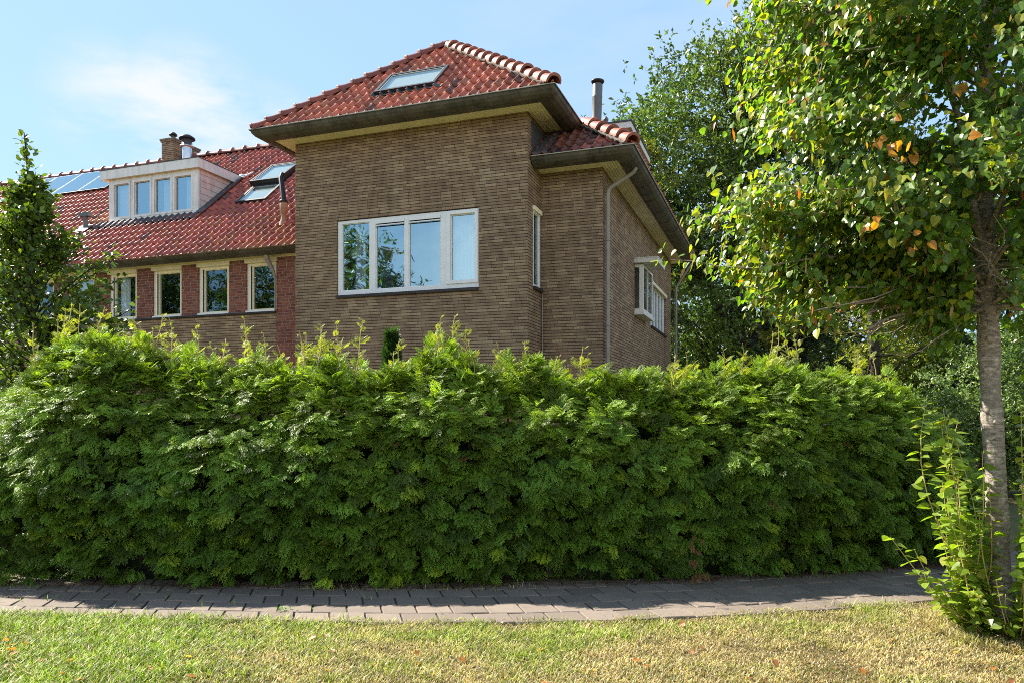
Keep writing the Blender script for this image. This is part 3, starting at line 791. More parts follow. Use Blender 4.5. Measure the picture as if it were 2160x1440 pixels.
# dormer
D0, D1 = -11.52, -8.80; DB, DT = 6.36, 7.40
dm = MB()
nb = 8
for i in range(nb):                         # boarded cheek, every plank lapping the one below
    z0 = DB - .1 + i*(DT+.06-DB+.1)/nb; z1 = z0 + (DT+.06-DB+.1)/nb
    vb = VD + .06; ve = 3.75
    V = [(D1+.016, vb, z0), (D1+.016, ve, z0), (D1+.004, ve, z1), (D1+.004, vb, z1), (D1-.02, vb, z0), (D1-.02, ve, z0)]
    dm.add(V, [(0, 1, 2, 3), (0, 4, 5, 1)])
M['cheek'] = mat_plain('white_board_pink_bounce', (.74, .60, .56), .6, 0, .1, 4, dirt=((.50, .38, .30), 5, 3))  # white boards: red light bounced off the roof tiles painted in as pink
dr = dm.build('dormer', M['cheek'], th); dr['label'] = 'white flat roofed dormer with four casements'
dk = MB(); dk.box(D0, D0+.02, VD+.06, 3.75, DB-.1, DT+.05); dk.build('cheek', M['offwhite'], dr)
fs = MB(); fs.box(D0-.17, D1+.09, VD-.10, VD-.075, 7.415, 7.63); fs.box(D1+.066, D1+.09, VD-.074, 3.62, 7.415, 7.63); fs.box(D0-.17, D0-.146, VD-.074, 3.62, 7.415, 7.63)
fs.build('fascia', M['offwhite'], dr)
ds = MB(); ds.box(D0-.145, D1+.065, VD-.074, 3.6, 7.43, 7.45); ds.build('soffit', M['cream'], dr)
de = MB(); de.box(D0-.18, D1+.10, VD-.11, 3.72, 7.632, 7.65); de.build('roof_edge', M['lead'], dr)
DL = [(-11.31, -10.91), (-10.675, -10.265), (-10.057, -9.643), (-9.45, -9.03)]
DL = [(a-.035, b+.035) for a, b in DL]
lights = [(a, b, 6.50, 7.29) for a, b in DL]
dw = window('window', dr, 'x', VD, -1, (D0, D1+.0, DB, 7.428), lights, .08, -.0, glass='glass', mat='offwhite')
sa = MB()
for a, b in DL:
    t = .042
    sa.box(a-t, a+.002, VD-.018, VD-.002, 6.45, 7.34); sa.box(b-.002, b+t, VD-.018, VD-.002, 6.45, 7.34)
    sa.box(a+.003, b-.003, VD-.018, VD-.002, 7.288, 7.34); sa.box(a+.003, b-.003, VD-.018, VD-.002, 6.45, 6.502)
sa.build('sash', M['offwhite'], dr)
si = MB(); si.box(D0-.01, D1+.01, VD-.05, VD-.003, DB-.005, DB+.045); si.build('sill', M['offwhite'], dr)
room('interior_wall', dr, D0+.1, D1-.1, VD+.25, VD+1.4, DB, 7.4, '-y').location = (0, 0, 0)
drape('dormer_curtain', curtain_mesh('x', VD+.17, -11.36, -10.87, 6.45, 7.4, 5, .02), M['curtain'], 'sheer curtain in the leftmost casement of the white dormer', 0)
drape('dormer_curtain', curtain_mesh('x', VD+.17, -9.98, -9.78, 6.45, 7.4, 3, .02), M['curtain'], 'gathered curtain in the third casement of the white dormer', 0)
drape('dormer_curtain', curtain_mesh('x', VD+.17, -9.30, -9.0, 6.45, 7.4, 4, .02), M['curtain'], 'grey curtain in the rightmost casement of the white dormer', 0)
# lead apron and side flashing of the dormer
ld = MB()
kk = len(ROLL)
for k in range(17):
    a = -11.72 + k*.182; V = []
    for v in (VD-.26, VD-.02):
        for s in ROLL: V.append(np.array((a+s*.182, v, zroof(v))) + (roll_h(s)+.045)*Nt)
    ld.add(V, [(i, i+1, kk+i+1, kk+i) for i in range(kk-1)])
def onroof(a, v, h): return np.array((a, v, zroof(v))) + h*Nt
ld.add([onroof(D1+.0, VD-.05, .075), onroof(D1+.20, VD-.05, .06), onroof(D1+.20, 3.75, .06), onroof(D1+.0, 3.75, .075)], [(0, 1, 2, 3)])
ld.build('flashing', M['lead'], th, smooth=True)
mv = MB(); mv.lathe((-8.60, 3.50, zroof(3.5)+.02), [(0, 0), (.05, 0), (.05, .10), (.075, .11), (.075, .15), (0, .17)], 12, axis=(.55, -.4, .75)); mv.tube([(-8.62, 3.46, zroof(3.46)+.10), (-8.36, 3.62, zroof(3.62)+.14)], .028, 8)
mv.build('roof_vent', M['steel'], th, smooth=True)
# roof windows
def wing_sky(a0, a1, v0, v1, lift, opn=0.0, label=None):
    return skylight(th, (0, LV, LZt), (1, 0, 0), Wt, a0, a1, (v0-LV)/Wt[1], (v1-LV)/Wt[1], lift, opn, label=label)
wing_sky(-7.86, -7.03, 2.42, 3.06, .09, label='lower roof window of the pair beside the tall brick wall')
k = (3.07-LV)/Wt[1]; O2 = np.array((0, LV, LZt)) + k*Wt
sk2 = skylight(th, O2, (1, 0, 0), Wt*math.cos(R(3)) + Nt*math.sin(R(3))*-1, -7.94, -7.10, 0, 1.08, .20, label='raised upper roof window of the pair beside the tall brick wall')
# chimney with two flues
ck = MB()
brick_wall(ck, 'x', 4.75, -12.335, -11.92, 8.2, 9.30, -1, t1=.022, thick=.15); brick_wall(ck, 'y', -11.92, 4.765, 5.73, 8.2, 9.30, 1, t0=.03, thick=.15)
brick_wall(ck, 'y', -12.335, 4.765, 5.73, 8.2, 9.30, -1, t0=.03, thick=.15)
chm = ck.build('chimney', M['brick'], th)
cc = MB(); cc.box(-12.36, -11.895, 4.725, 5.755, 9.30, 9.345); cc.box(-12.375, -11.88, 4.71, 5.77, 9.347, 9.385); cc.build('coping', M['coping'], chm)
def cowl(parent, x, y, z, r, h, mat='steel'):
    f = MB(); f.lathe((x, y, z), [(r, 0), (r, h), (r*.98, h+.01)], 20); o = f.build('flue', M[mat], parent, smooth=True)
    c = MB(); c.lathe((x, y, z+h), [(r, 0), (r*1.45, .02), (r*1.45, .035), (r*1.08, .05), (r*1.08, .05+r*1.5), (r*1.02, .05+r*1.5)], 20); c.lathe((x, y, z+h), [(r*1.05, .05+r*1.5), (r*1.7, .04+r*1.5), (r*1.6, .07+r*1.6), (r*.8, .1+r*1.9), (0, .11+r*1.95)], 20, 1)
    c.build('cowl', [M[mat], M['darkmetal']], parent, smooth=True)
cowl(chm, -12.12, 4.95, 9.385, .065, .01)
cowl(th, -11.17, 4.45, 8.25, .125, .66)
# ventilation pipes on the slope
tv = MB(); z = zroof(2.05); tv.tube([(-12.05, 2.05, z-.05), (-12.05, 2.05, z+.36)], .055, 12); tv.box(-12.20, -11.90, 1.98, 2.12, z+.34, z+.43); tv.obox(onroof(-12.22, 1.93, .055), (.34, 0, 0), Wt*.32, Nt*.02)
tv.build('vent_pipe', M['galv'], th)
v = 1.46; z = zroof(v)
bp = MB(); bp.lathe((-5.86, v, z), [(.12, -.05), (.06, .10), (.055, .22), (.075, .24), (.085, .40), (.07, .46), (.05, .47)], 16, axis=(0, 0, 1)); bq = bp.build('vent_pipe', M['terracotta'], th, smooth=True)
bl = MB(); bl.tube([(-5.86, v, z+.44), (-5.86, v, z+.52), (-6.02, v+.12, z+1.0), (-6.0, v+.16, z+1.12)], .052, 12); bl.lathe((-5.86, v, z+.44), [(.062, 0), (.09, .01), (.09, .05), (.06, .06)], 14); bl.build('outlet', M['black'], bq, smooth=True)
# solar panels
for i in range(4):
    a = -13.42 - 1.02*(i+1) + .01; b0 = (3.93-LV)/Wt[1]; b1 = (5.0-LV)/Wt[1]; hgt = .12
    O = np.array((a, LV, LZt)); U = np.array((1., 0, 0))
    p = MB(); p.obox(O + b0*Wt + .07*Nt, U*1.0, Wt*(b1-b0), Nt*.045)
    sp = p.build('solar_panel', M['darkmetal'], th)
    g = MB(); q = O + .118*Nt; t = .012
    g.add([q+(b0+t)*Wt+t*U, q+(b0+t)*Wt+(1-t)*U, q+(b1-t)*Wt+(1-t)*U, q+(b1-t)*Wt+t*U], [(0, 1, 2, 3)]); g.build('pane', M['solar'], sp)
# party end wall far left
eb = MB(); eb.add([(XL, VW, 0), (XL, 9.1, 0), (XL, 9.1, 5), (XL, RV, RZ-.05), (XL, VW, 5)], [(0, 1, 2, 3, 4)]); eb.build('end_wall', M['brick'], th)

# neighbouring house beyond the small tree
nh = empty('neighbouring_house', (-26.5, 36, 0), 'distant house with dark roof and brick chimney behind the small left tree', 'house')
mb = MB(); mb.box(-7, 6, 0, 9, 0, 6.2); mb.build('wall', M['brick'], nh)
mb = MB(); mb.add([(-7.6, -.6, 6.0), (6.6, -.6, 6.0), (2.2, 4.5, 12.0), (-3, 4.5, 12.0), (-7.6, 9.6, 6.0), (6.6, 9.6, 6.0)], [(0, 1, 2, 3), (5, 4, 3, 2)]); mb.add([(6.6, -.6, 6), (6.6, 9.6, 6), (2.2, 4.5, 12), ], [(0, 1, 2)]); mb.add([(-7.6, -.6, 6), (-7.6, 9.6, 6), (-3, 4.5, 12)], [(0, 1, 2)])
mb.build('roof', M['darkroof'], nh)
mb = MB(); mb.box(.2, 2.0, 3.6, 5.0, 9.5, 13.1); mb.box(.1, 2.1, 3.5, 5.1, 13.1, 13.3); nc_ = mb.build('chimney', M['brick'], nh)
mb = MB(); mb.lathe((1.6, 4.2, 13.3), [(.13, 0), (.13, .2), (.2, .25), (.2, .45), (0, .5)], 14); mb.build('flue', M['galv'], nc_)

# ================================================================== PLANTING
def vnoise(x, y, seed=0):
    """smooth value noise on numpy arrays"""
    x = np.asarray(x, float); y = np.asarray(y, float)
    xi = np.floor(x).astype(int); yi = np.floor(y).astype(int); fx = x-xi; fy = y-yi
    fx = fx*fx*(3-2*fx); fy = fy*fy*(3-2*fy)
    def h(a, b):
        q = np.sin(a*127.1 + b*311.7 + seed*74.7)*43758.5453
        return q - np.floor(q)
    return (h(xi, yi)*(1-fx)+h(xi+1, yi)*fx)*(1-fy) + (h(xi, yi+1)*(1-fx)+h(xi+1, yi+1)*fx)*fy
def fbm(x, y, seed=0): return .55*vnoise(x, y, seed) + .3*vnoise(x*2.1, y*2.1, seed+1) + .15*vnoise(x*4.3, y*4.3, seed+2)
def frames(D, up, roll):
    """rotation matrices whose y axis is D and z axis is as close to up as roll allows"""
    D = D/np.linalg.norm(D, axis=1)[:, None]
    X = np.cross(D, up); X /= np.linalg.norm(X, axis=1)[:, None] + 1e-9
    Z = np.cross(X, D); c, s = np.cos(roll)[:, None], np.sin(roll)[:, None]
    X2 = X*c + Z*s; Z2 = -X*s + Z*c
    return np.stack([X2, D, Z2], 2)

def spray(nb=7, seed=0, droop=.28, wd=.030):
    """a flat, ferny conifer spray: an axis with side branchlets, each with its own scale-leaf fingers"""
    r = np.random.default_rng(seed); V = []; F = []; C = []
    def z(x, y): return -droop*y*y - .45*x*x
    def lance(x0, y0, x1, y1, wd, c0, c1):
        dx, dy = x1-x0, y1-y0; l = math.hypot(dx, dy) + 1e-9; nx, ny = -dy/l*wd, dx/l*wd
        mx, my = x0+dx*.5, y0+dy*.5; k = len(V)
        for (a, b, cc) in ((x0, y0, c0), (mx+nx, my+ny, (c0+c1)/2), (x1, y1, c1), (mx-nx, my-ny, (c0+c1)/2)):
            V.append((a, b, z(a, b) + r.normal(0, .012))); C.append(cc)
        F.append((k, k+3, k+2, k+1))
    lance(0, 0, 0, .55, .02, .4, .6); lance(0, .5, 0, 1.0, wd, .7, 1.5)  # pale new tips, with lit tips and shaded bases also put into the colour
    for i in range(nb):
        t = .10 + .80*i/(nb-1)
        for sd in (-1, 1):
            y0 = t + r.normal(0, .02); ln = (.50*(1-t)**.75*(.35+.65*min(1, t*3.2)) + .13)*r.uniform(.8, 1.2)
            an = R(r.uniform(38, 54)); dx, dy = sd*math.sin(an), math.cos(an)
            lance(0, y0, dx*ln, y0+dy*ln, wd, .5, 1.35)
            ns = int(ln/.15)
            for q in range(1, ns+1):
                u = q/(ns+.7); bx, by = dx*ln*u, y0+dy*ln*u; sl = (.17*(1-u)+.08)*r.uniform(.8, 1.2)
                for s2 in (-1, 1):
                    a2 = an*sd + s2*R(36); lance(bx, by, bx+math.sin(a2)*sl, by+math.cos(a2)*sl, wd*.85, .65, 1.6)
    return np.array(V, float), np.array(F), np.repeat(np.array(C, float)[:, None], 3, 1)

M['conifer'] = mat_leaf('hedge_foliage', .38, .45, .28, (1.6, 1.6, .4))
M['twig'] = mat_plain('young_twig', (.46, .36, .14), .7, 0, .3, 20)
M['wood'] = mat_plain('hedge_wood', (.05, .038, .028), .9, 0, .4, 10)
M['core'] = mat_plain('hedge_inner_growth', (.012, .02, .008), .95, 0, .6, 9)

hx = np.array([-6.6, -4.94, -.83, 1.52, 3.05, 4.82, 6.5]); hy = np.array([7.75, 7.43, 7.30, 7.58, 7.87, 8.37, 9.0])
def hfront(X): return np.interp(X, hx, hy)
tpx = np.array([-60, 0, 50, 90, 200, 300, 360, 440, 520, 570, 620, 660, 700, 750, 800, 850, 900, 940, 1000, 1060, 1120, 1160, 1210, 1260, 1310, 1350, 1410, 1480, 1560, 1640, 1700, 1760, 1820, 1900, 1950, 2000, 2060])
tpy = np.array([900, 800, 745, 695, 690, 722, 735, 750, 742, 752, 765, 728, 735, 770, 765, 752, 700, 720, 752, 762, 738, 770, 790, 760, 775, 765, 795, 788, 775, 748, 770, 772, 782, 800, 835, 880, 940])
tX = (tpx-1080)/1598*np.interp(tpx, [0, 900, 2060], [7.9, 7.75, 8.9]); tZ = 1.65 + (880-tpy)/1598*np.interp(tpx, [0, 900, 2060], [7.9, 7.75, 8.9]) - .13
def htop(X): return np.interp(X, tX, tZ, left=.3, right=.6)
HT = 1.0

hd = empty('hedge', (0, 7.9, 0), 'tall clipped conifer hedge with sunlit feathery tips along the paved path', 'hedge')
HX0, HX1 = -5.9, 5.35
S1 = spray(7, 1, .35); S2 = spray(6, 2, .55); S3 = spray(6, 5, .12)
fol = MB()
def hedge_sprays(n, kind, r):
    m = 6 if kind == 'front' else 4; nc = n//m
    X = r.uniform(HX0, HX1, nc); zt = htop(X)
    if kind == 'front':
        t = r.uniform(0.01, 1.0, nc)**.80; Z = t*zt
        lump = (fbm(X*1.35, Z*1.7, 3)-.5)*.46 + (vnoise(X*3.3, Z*4.2, 5)-.5)*.22
        depth = np.abs(r.normal(0, .17, nc))
        Y = hfront(X) - lump + depth + np.interp(t, [0, .12, .28, .45, .75, 1.0], [.16, .04, -.04, -.10, .14, .62])
    else:
        q = r.uniform(0, 1, nc); Y = hfront(X) + .48 + q*(HT-.25); Z = zt - .10 - .10*np.abs(q-.35) - np.abs(r.normal(0, .15, nc)); t = np.ones(nc)
    tone = r.uniform(.42, 1.55, nc); yaw = r.normal(0, .55, nc)
    rp = lambda v: np.repeat(v, m)
    X, Y, Z, t, tone, yaw = map(rp, (X, Y, Z, t, tone, yaw)); n = len(X); zt = htop(X)
    fan = np.tile(np.linspace(-1, 1, m), nc) + r.normal(0, .15, n)
    X = X + r.normal(0, .026, n); Y = Y + r.normal(0, .016, n); Z = Z + r.normal(0, .022, n)
    if kind == 'front':
        tt = np.clip((t-.58)/.42, 0, 1)
        D = np.stack([yaw + fan*.75, -np.ones(n)*(1-.45*tt), r.normal(-.08, .20, n) + 1.35*tt**1.5], 1)
        sc = r.uniform(.085, .160, n)*(1-.1*tt)
    else:
        tt = np.ones(n)
        D = np.stack([yaw*.6 + fan*.6, r.normal(-.35, .5, n), np.abs(r.normal(.9, .3, n))], 1); sc = r.uniform(.08, .15, n)
    e = np.clip((-4.9-X)/1.0, 0, 1); D[:, 0] -= 1.0*e; Y = Y + .5*e**2
    up = np.stack([np.zeros(n), -(.30 + .80*np.exp(-((t-.76)/.17)**2)), np.ones(n)], 1); rot = frames(D, up, r.normal(0, .36, n) + fan*.25)
    pos = np.stack([X, Y, Z], 1)
    hue = fbm(X*.9, Z*.9, 21); fresh_sunlit = np.clip((Z/np.maximum(zt, .3)-.38)/.5, 0, 1)**1.2*np.repeat(r.uniform(.15, 1, nc), m)*r.uniform(.6, 1, n)  # new growth, plus sun on the upper face painted in as lighter green
    fresh_sunlit = np.maximum(fresh_sunlit, (np.repeat(r.random(nc), m) < .03)*.8)
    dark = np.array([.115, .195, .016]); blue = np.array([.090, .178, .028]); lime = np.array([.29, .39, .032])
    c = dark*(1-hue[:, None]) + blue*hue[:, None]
    c = c*(1-fresh_sunlit[:, None]*.8) + lime*fresh_sunlit[:, None]*.8
    c *= (tone*r.uniform(.85, 1.15, n))[:, None]
    brown = r.random(n) < .0012 + .03*(Z < .15); c[brown] = np.array([.17, .10, .045])
    return pos, rot, sc, c
r = np.random.default_rng(77)
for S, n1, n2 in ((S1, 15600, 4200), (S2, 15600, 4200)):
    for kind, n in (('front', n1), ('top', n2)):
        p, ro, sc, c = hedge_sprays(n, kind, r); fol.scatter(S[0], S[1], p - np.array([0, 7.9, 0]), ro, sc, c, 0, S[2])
# pointed tops of the single plants
apex = []
xs = -5.3
while xs < 5.1:
    apex.append(xs); xs += r.uniform(.13, .40)
for ax in apex:
    zt = float(htop(ax)); hgt = r.uniform(.0, .22); ay = float(hfront(ax)) + r.uniform(.58, 1.1); n = int(r.uniform(60, 110))
    q = r.uniform(0, 1, n); a = r.uniform(0, 2*np.pi, n); rad = (1-q)*r.uniform(.12, .22) + .01
    pos = np.stack([ax + np.cos(a)*rad, ay + np.sin(a)*rad, zt - .46 + q*(hgt+.44)], 1)
    D = np.stack([np.cos(a)*.75, np.sin(a)*.75, .65+.8*q], 1) + r.normal(0, .2, (n, 3))
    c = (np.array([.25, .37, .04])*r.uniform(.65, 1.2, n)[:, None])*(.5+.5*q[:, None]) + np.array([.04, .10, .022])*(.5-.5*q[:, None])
    fol.scatter(S3[0], S3[1], pos-np.array([0, 7.9, 0]), frames(D, np.tile([0, -.4, 1.], (n, 1)), r.normal(0, .5, n)), r.uniform(.11, .19, n)*(1-.3*q), c, 0, S3[2])
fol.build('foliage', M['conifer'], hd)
# yellow leader shoots standing out of the top, each its own stem with its sprigs
for ax in apex:
    for _ in range(int(r.choice([0, 1, 2, 3], p=[.14, .36, .30, .20]))):
        x = ax + r.normal(0, .07); y = float(hfront(x)) + r.uniform(.5, 1.0); z0 = float(htop(x)) + .10; h = r.uniform(.14, .40)*(1.5 if r.random() < .2 else 1)
        lean = r.normal(0, .05, 2); P = [np.array([x+lean[0]*t**2+.012*math.sin(t*7+x), y-7.9+lean[1]*t**2, z0-.18+(h+.18)*t]) for t in np.linspace(0, 1, 6)]
        ls = MB(); ls.tube(P, np.linspace(.0075, .0036, 6), 5); sh = ls.build('leader_shoot', M['twig'], hd)
        n = int(h/.038)+3; t = np.sort(r.uniform(.15, 1.0, n)); a = np.arange(n)*2.4 + r.uniform(0, 6)
        pos = np.array([P[0]+(P[-1]-P[0])*tt + (np.array([.012*math.sin(tt*7+x), 0, 0])) for tt in t])
        D = np.stack([np.cos(a), np.sin(a), np.full(n, .9)], 1)
        c = np.array([.30, .34, .07])*r.uniform(.7, 1.2, n)[:, None]
        lf = MB(); lf.scatter(S3[0], S3[1], pos, frames(D, np.tile([0, -.3, 1.], (n, 1)), r.normal(0, .6, n)), (.10*(1-t)+.035)*r.uniform(.4, 1.7, n), c, 0, S3[2])
        lf.build('foliage', M['conifer'], sh)
# a dead orange-brown streak low on the right half, and the stems and inner growth
dd_ = MB(); n = 20; z = r.uniform(.05, .50, n); X = 1.80 + r.normal(0, .035, n) + .05*np.sin(z*14)
pos = np.stack([X, hfront(X)-.16+r.normal(0, .03, n)-7.9, z], 1); D = np.stack([r.normal(.1, .5, n), -np.ones(n), r.normal(-.45, .2, n)], 1)
dd_.scatter(S2[0], S2[1], pos, frames(D, np.tile([0, -.5, 1.], (n, 1)), r.normal(0, .4, n)), r.uniform(.05, .09, n), np.array([.26, .13, .06])*r.uniform(.6, 1.15, n)[:, None], 0, S2[2])
dd_.build('dead_foliage', M['conifer'], hd)['label'] = 'dead orange brown sprays low in the hedge'
st = MB(); co_ = MB()
for ax in np.arange(-5.5, 5.3, .42):
    y = float(hfront(ax)) + .42 - 7.9
    st.tube([(ax, y, 0), (ax+r.normal(0, .04), y+.02, .5), (ax+r.normal(0, .05), y, float(htop(ax))-.25)], [.035, .028, .008], 7)
    for _ in range(5):
        z = r.uniform(.05, .6); st.tube([(ax, y, z), (ax+r.normal(0, .15), y-.30, z+.06)], [.010, .004], 5)
st.build('stem', M['wood'], hd)
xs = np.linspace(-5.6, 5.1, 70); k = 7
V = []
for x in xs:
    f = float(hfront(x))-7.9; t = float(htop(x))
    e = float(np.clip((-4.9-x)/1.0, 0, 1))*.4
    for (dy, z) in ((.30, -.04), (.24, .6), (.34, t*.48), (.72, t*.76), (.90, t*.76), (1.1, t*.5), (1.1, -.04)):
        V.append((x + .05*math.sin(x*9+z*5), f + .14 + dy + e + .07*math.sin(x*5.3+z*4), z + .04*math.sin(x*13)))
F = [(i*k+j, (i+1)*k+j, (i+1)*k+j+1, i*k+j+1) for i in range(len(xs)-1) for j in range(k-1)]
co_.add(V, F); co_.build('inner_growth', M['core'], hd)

# small clipped cone conifer just behind the hedge
sc_ = empty('cone_conifer', (-1.52, 9.6, 0), 'small dark cone shaped conifer poking up behind the middle of the hedge', 'conifer')
mb = MB(); n = 900; q = r.uniform(0, 1, n)**.8; a = r.uniform(0, 2*np.pi, n); rad = (1-q)**.9*.24 + .01
pos = np.stack([np.cos(a)*rad*(1+.15*np.sin(a*3)), np.sin(a)*rad, .2 + q*2.46], 1); D = np.stack([np.cos(a)*.5, np.sin(a)*.5, np.ones(n)], 1)
mb.scatter(S3[0], S3[1], pos, frames(D, np.tile([0, -.4, 1.], (n, 1)), r.normal(0, .8, n)), r.uniform(.10, .16, n), np.array([.028, .065, .018])*r.uniform(.6, 1.5, n)[:, None], 0, S3[2])
mb.build('crown', M['conifer'], sc_); mb = MB(); mb.tube([(0, 0, 0), (0, 0, 2.3)], [.05, .01], 8); mb.build('trunk', M['wood'], sc_)

# ------------------------------------------------------------------ broadleaf trees
def leaf_heart():
    out = [(0, 0), (.20, -.10), (.42, .02), (.48, .28), (.38, .58), (.18, .86), (0, 1.05)]
    V = []; F = []
    for sd in (-1, 1):
        k = len(V)
        for (x, y) in out: V.append((sd*x, y, .16*x*(1 if True else 0) - .14*y*y))
        m = [(0, 1, 2), (0, 2, 3), (0, 3, 4), (0, 4, 5), (0, 5, 6)]
        for f in m: F.append(tuple(k+i for i in (f if sd > 0 else f[::-1])))
    return np.array(V), np.array(F)
def leaf_oval(w=.34, fold=.2, curl=.12):
    V = [(0, 0, 0), (w, .35, fold*w), (w*.8, .7, fold*w-curl*.5), (0, 1, -curl), (-w*.8, .7, fold*w-curl*.5), (-w, .35, fold*w), (0, .5, -.02)]
    F = [(0, 1, 6), (1, 2, 6), (2, 3, 6), (3, 4, 6), (4, 5, 6), (5, 0, 6)]
    return np.array(V, float), np.array(F)
def leaf_clump(n=5, seed=0):
    """a tuft of a few oval leaves on one tip, for trees farther off"""
    r = np.random.default_rng(seed); V = []; F = []
    a, f = np.array([(0, 0, 0), (.26, .5, .06), (0, 1, -.08), (-.26, .5, .06)], float), [(0, 1, 2, 3)]
    for i in range(n):
        D = np.array([[r.normal(), r.normal(), r.normal(.2, .6)]]); m = frames(D, np.array([[0, .2, 1.]]), np.array([r.uniform(-1, 1)]))[0]
        V.append((a*r.uniform(.6, 1)) @ m.T + r.normal(0, .22, 3)); F += [tuple(4*i+j for j in q) for q in f]
    return np.vstack(V), np.array(F)
HEART = leaf_heart(); OVAL = leaf_oval(); TUFTS = [leaf_clump(6, s) for s in range(3)]

def limb(mb, P0, P1, r0, r1, rr, sag=0, n=6, wob=.06):
    P0, P1 = np.array(P0, float), np.array(P1, float); Ln = np.linalg.norm(P1-P0)
    o1, o2 = rr.normal(0, wob*Ln, 3), rr.normal(0, wob*Ln, 3)
    pts = []
    for t in np.linspace(0, 1, n):
        pts.append(P0*(1-t)+P1*t + o1*math.sin(math.pi*t) + o2*math.sin(2*math.pi*t)*.5 + np.array([0, 0, -sag*Ln*math.sin(math.pi*t)]))
    mb.tube(pts, np.linspace(r0, r1, n), 7 if r0 > .03 else 5)
    return pts

def far_tree(name, loc, label, lobes, trunk, bark, cols, ntuft, size, group='trees beyond the hedge', seed=0, leaf='tuft', mat=None, extra=()):
    """lobes: (x,y,z,rx,ry,rz) ellipsoids relative to the base; trunk: list of (points, r0, r1)"""
    rr = np.random.default_rng(seed)
    root = empty(name, loc, label, 'tree' if 'tree' in name or 'oak' in name else 'shrub', group=group)
    tb = MB()
    for (P, r0, r1) in trunk:
        for i in range(len(P)-1):
            f = i/(len(P)-1); g = (i+1)/(len(P)-1)
            limb(tb, P[i], P[i+1], r0+(r1-r0)*f, r0+(r1-r0)*g, rr, 0, 5, .02)
    cr = MB(); vol = np.array([a[3]*a[4]*a[5] for a in lobes])**.75; vol = vol/vol.sum()
    tips = [np.array(p) for (P, a, b) in trunk for p in P[1:]]
    for lb, wv in zip(lobes, vol):
        nl = int(ntuft*wv); ncl = max(6, int(nl/26)); c0 = np.array(lb[:3]); rad = np.array(lb[3:])
        d = rr.normal(0, 1, (ncl, 3)); d /= np.linalg.norm(d, axis=1)[:, None]
        cl = c0 + d*rad*(rr.uniform(.35, 1.0, ncl)**.55)[:, None]
        # limbs out to some of the clumps
        for q in cl[rr.random(ncl) < .22]:
            j = min(tips, key=lambda p: np.linalg.norm(p-q) + (3 if p[2] > q[2] else 0)); limb(tb, j, q, .05*size/.2, .012, rr, .03, 5, .07)
        tone = rr.normal(1, .16, ncl)
        for q, tn in zip(cl, tone):
            m = rr.integers(14, 34); s = rr.uniform(.35, .75)*min(rad)*.42
            pos = q + rr.normal(0, 1, (m, 3))*np.array([s, s, s*.62])
            out = (pos-c0)/rad; D = out*.7 + rr.normal(0, .7, (m, 3)) + np.array([0, 0, .15])
            up = np.tile([0, -.25, 1.], (m, 1)) + rr.normal(0, .35, (m, 3))
            ci = cols[rr.integers(0, len(cols))]; c = np.array(ci)*tn*rr.uniform(.7, 1.3, m)[:, None]
            T = TUFTS[rr.integers(0, 3)] if leaf == 'tuft' else OVAL
            cr.scatter(T[0], T[1], pos, frames(D, up, rr.normal(0, .6, m)), size*rr.uniform(.7, 1.3, m), c)
    cr.build('crown', mat or M['leaf'], root); tb.build('trunk', M[bark], root, smooth=True)
    return root
M['leaf'] = mat_leaf('tree_leaf', .35, .38, .5, (1.35, 1.45, .45))
M['limeleaf'] = mat_leaf('lime_leaf', .46, .36, .5, (1.6, 1.8, .35))
M['barkgrey'] = mat_bark('lime_bark', (.12, .095, .08), (.36, .31, .265), (.60, .56, .49))
M['barkdark'] = mat_bark('dark_bark', (.02, .016, .012), (.05, .04, .03), (.09, .075, .06))
G1, G2, G3 = (.070, .120, .025), (.090, .145, .030), (.050, .095, .026)
YG = (.16, .19, .035)

# the big oak behind the house
far_tree('oak_tree', (7.9, 27, 0), 'huge dark green oak towering behind the right end of the house', 
    [(-2.2, 0, 10.9, 2.7, 2.6, 2.4), (.0, .5, 13.1, 2.9, 2.6, 2.3), (2.6, 0, 14.3, 2.8, 2.6, 2.4), (-3.3, .3, 9.9, 1.7, 1.6, 1.8), (4.2, 0, 14.6, 2.4, 2.2, 2.2), (-1.0, -1, 8.2, 2.7, 2.4, 2.0), (-2.9, -.6, 7.6, 2.0, 2.0, 1.7), (1.9, 0, 10.4, 2.4, 2.4, 2.0), (4.6, .4, 12.2, 2.3, 2.3, 2.4), (-1.8, -.5, 5.3, 2.0, 2.2, 1.6), (5.0, 0, 9.0, 2.2, 2.2, 1.8), (-2.6, -.3, 3.2, 1.8, 1.8, 1.6), (.2, -.8, 2.6, 2.0, 1.6, 1.5), (1.2, -.8, 4.6, 1.5, 1.5, 1.2), (-3.8, 0, 9.8, 1.3, 1.5, 1.3)],
    [([(0, 0, 0), (.1, 0, 3), (.2, 0, 6), (.1, 0, 9), (.3, .2, 12)], .42, .10), ([(.1, 0, 3), (1.2, 0, 5.4), (2.3, 0, 8.0), (3.2, 0, 11)], .26, .07), ([(.15, 0, 4.5), (-1.0, -.4, 6.4), (-2.0, -.4, 9)], .20, .06), ([(.2, 0, 6), (1.2, -.3, 8), (1.6, -.2, 11)], .16, .05)],
    'barkdark', [(.095, .150, .032), (.115, .175, .036), (.07, .125, .03), (.12, .165, .032)], 24000, .19, seed=5)
far_tree('yellowing_tree', (4.3, 24, 0), 'thin yellowish tree crown peeping out beside the grey flue', [(0, 0, 8.3, 1.0, 1, 1.2), (-.4, 0, 9.6, .7, .7, .9), (.7, 0, 6.6, 1.2, 1.1, 1.5)], [([(0, 0, 0), (0, 0, 5), (0, 0, 9.5)], .12, .03)], 'barkdark', [YG, G2, (.14, .15, .03)], 900, .20, seed=8)
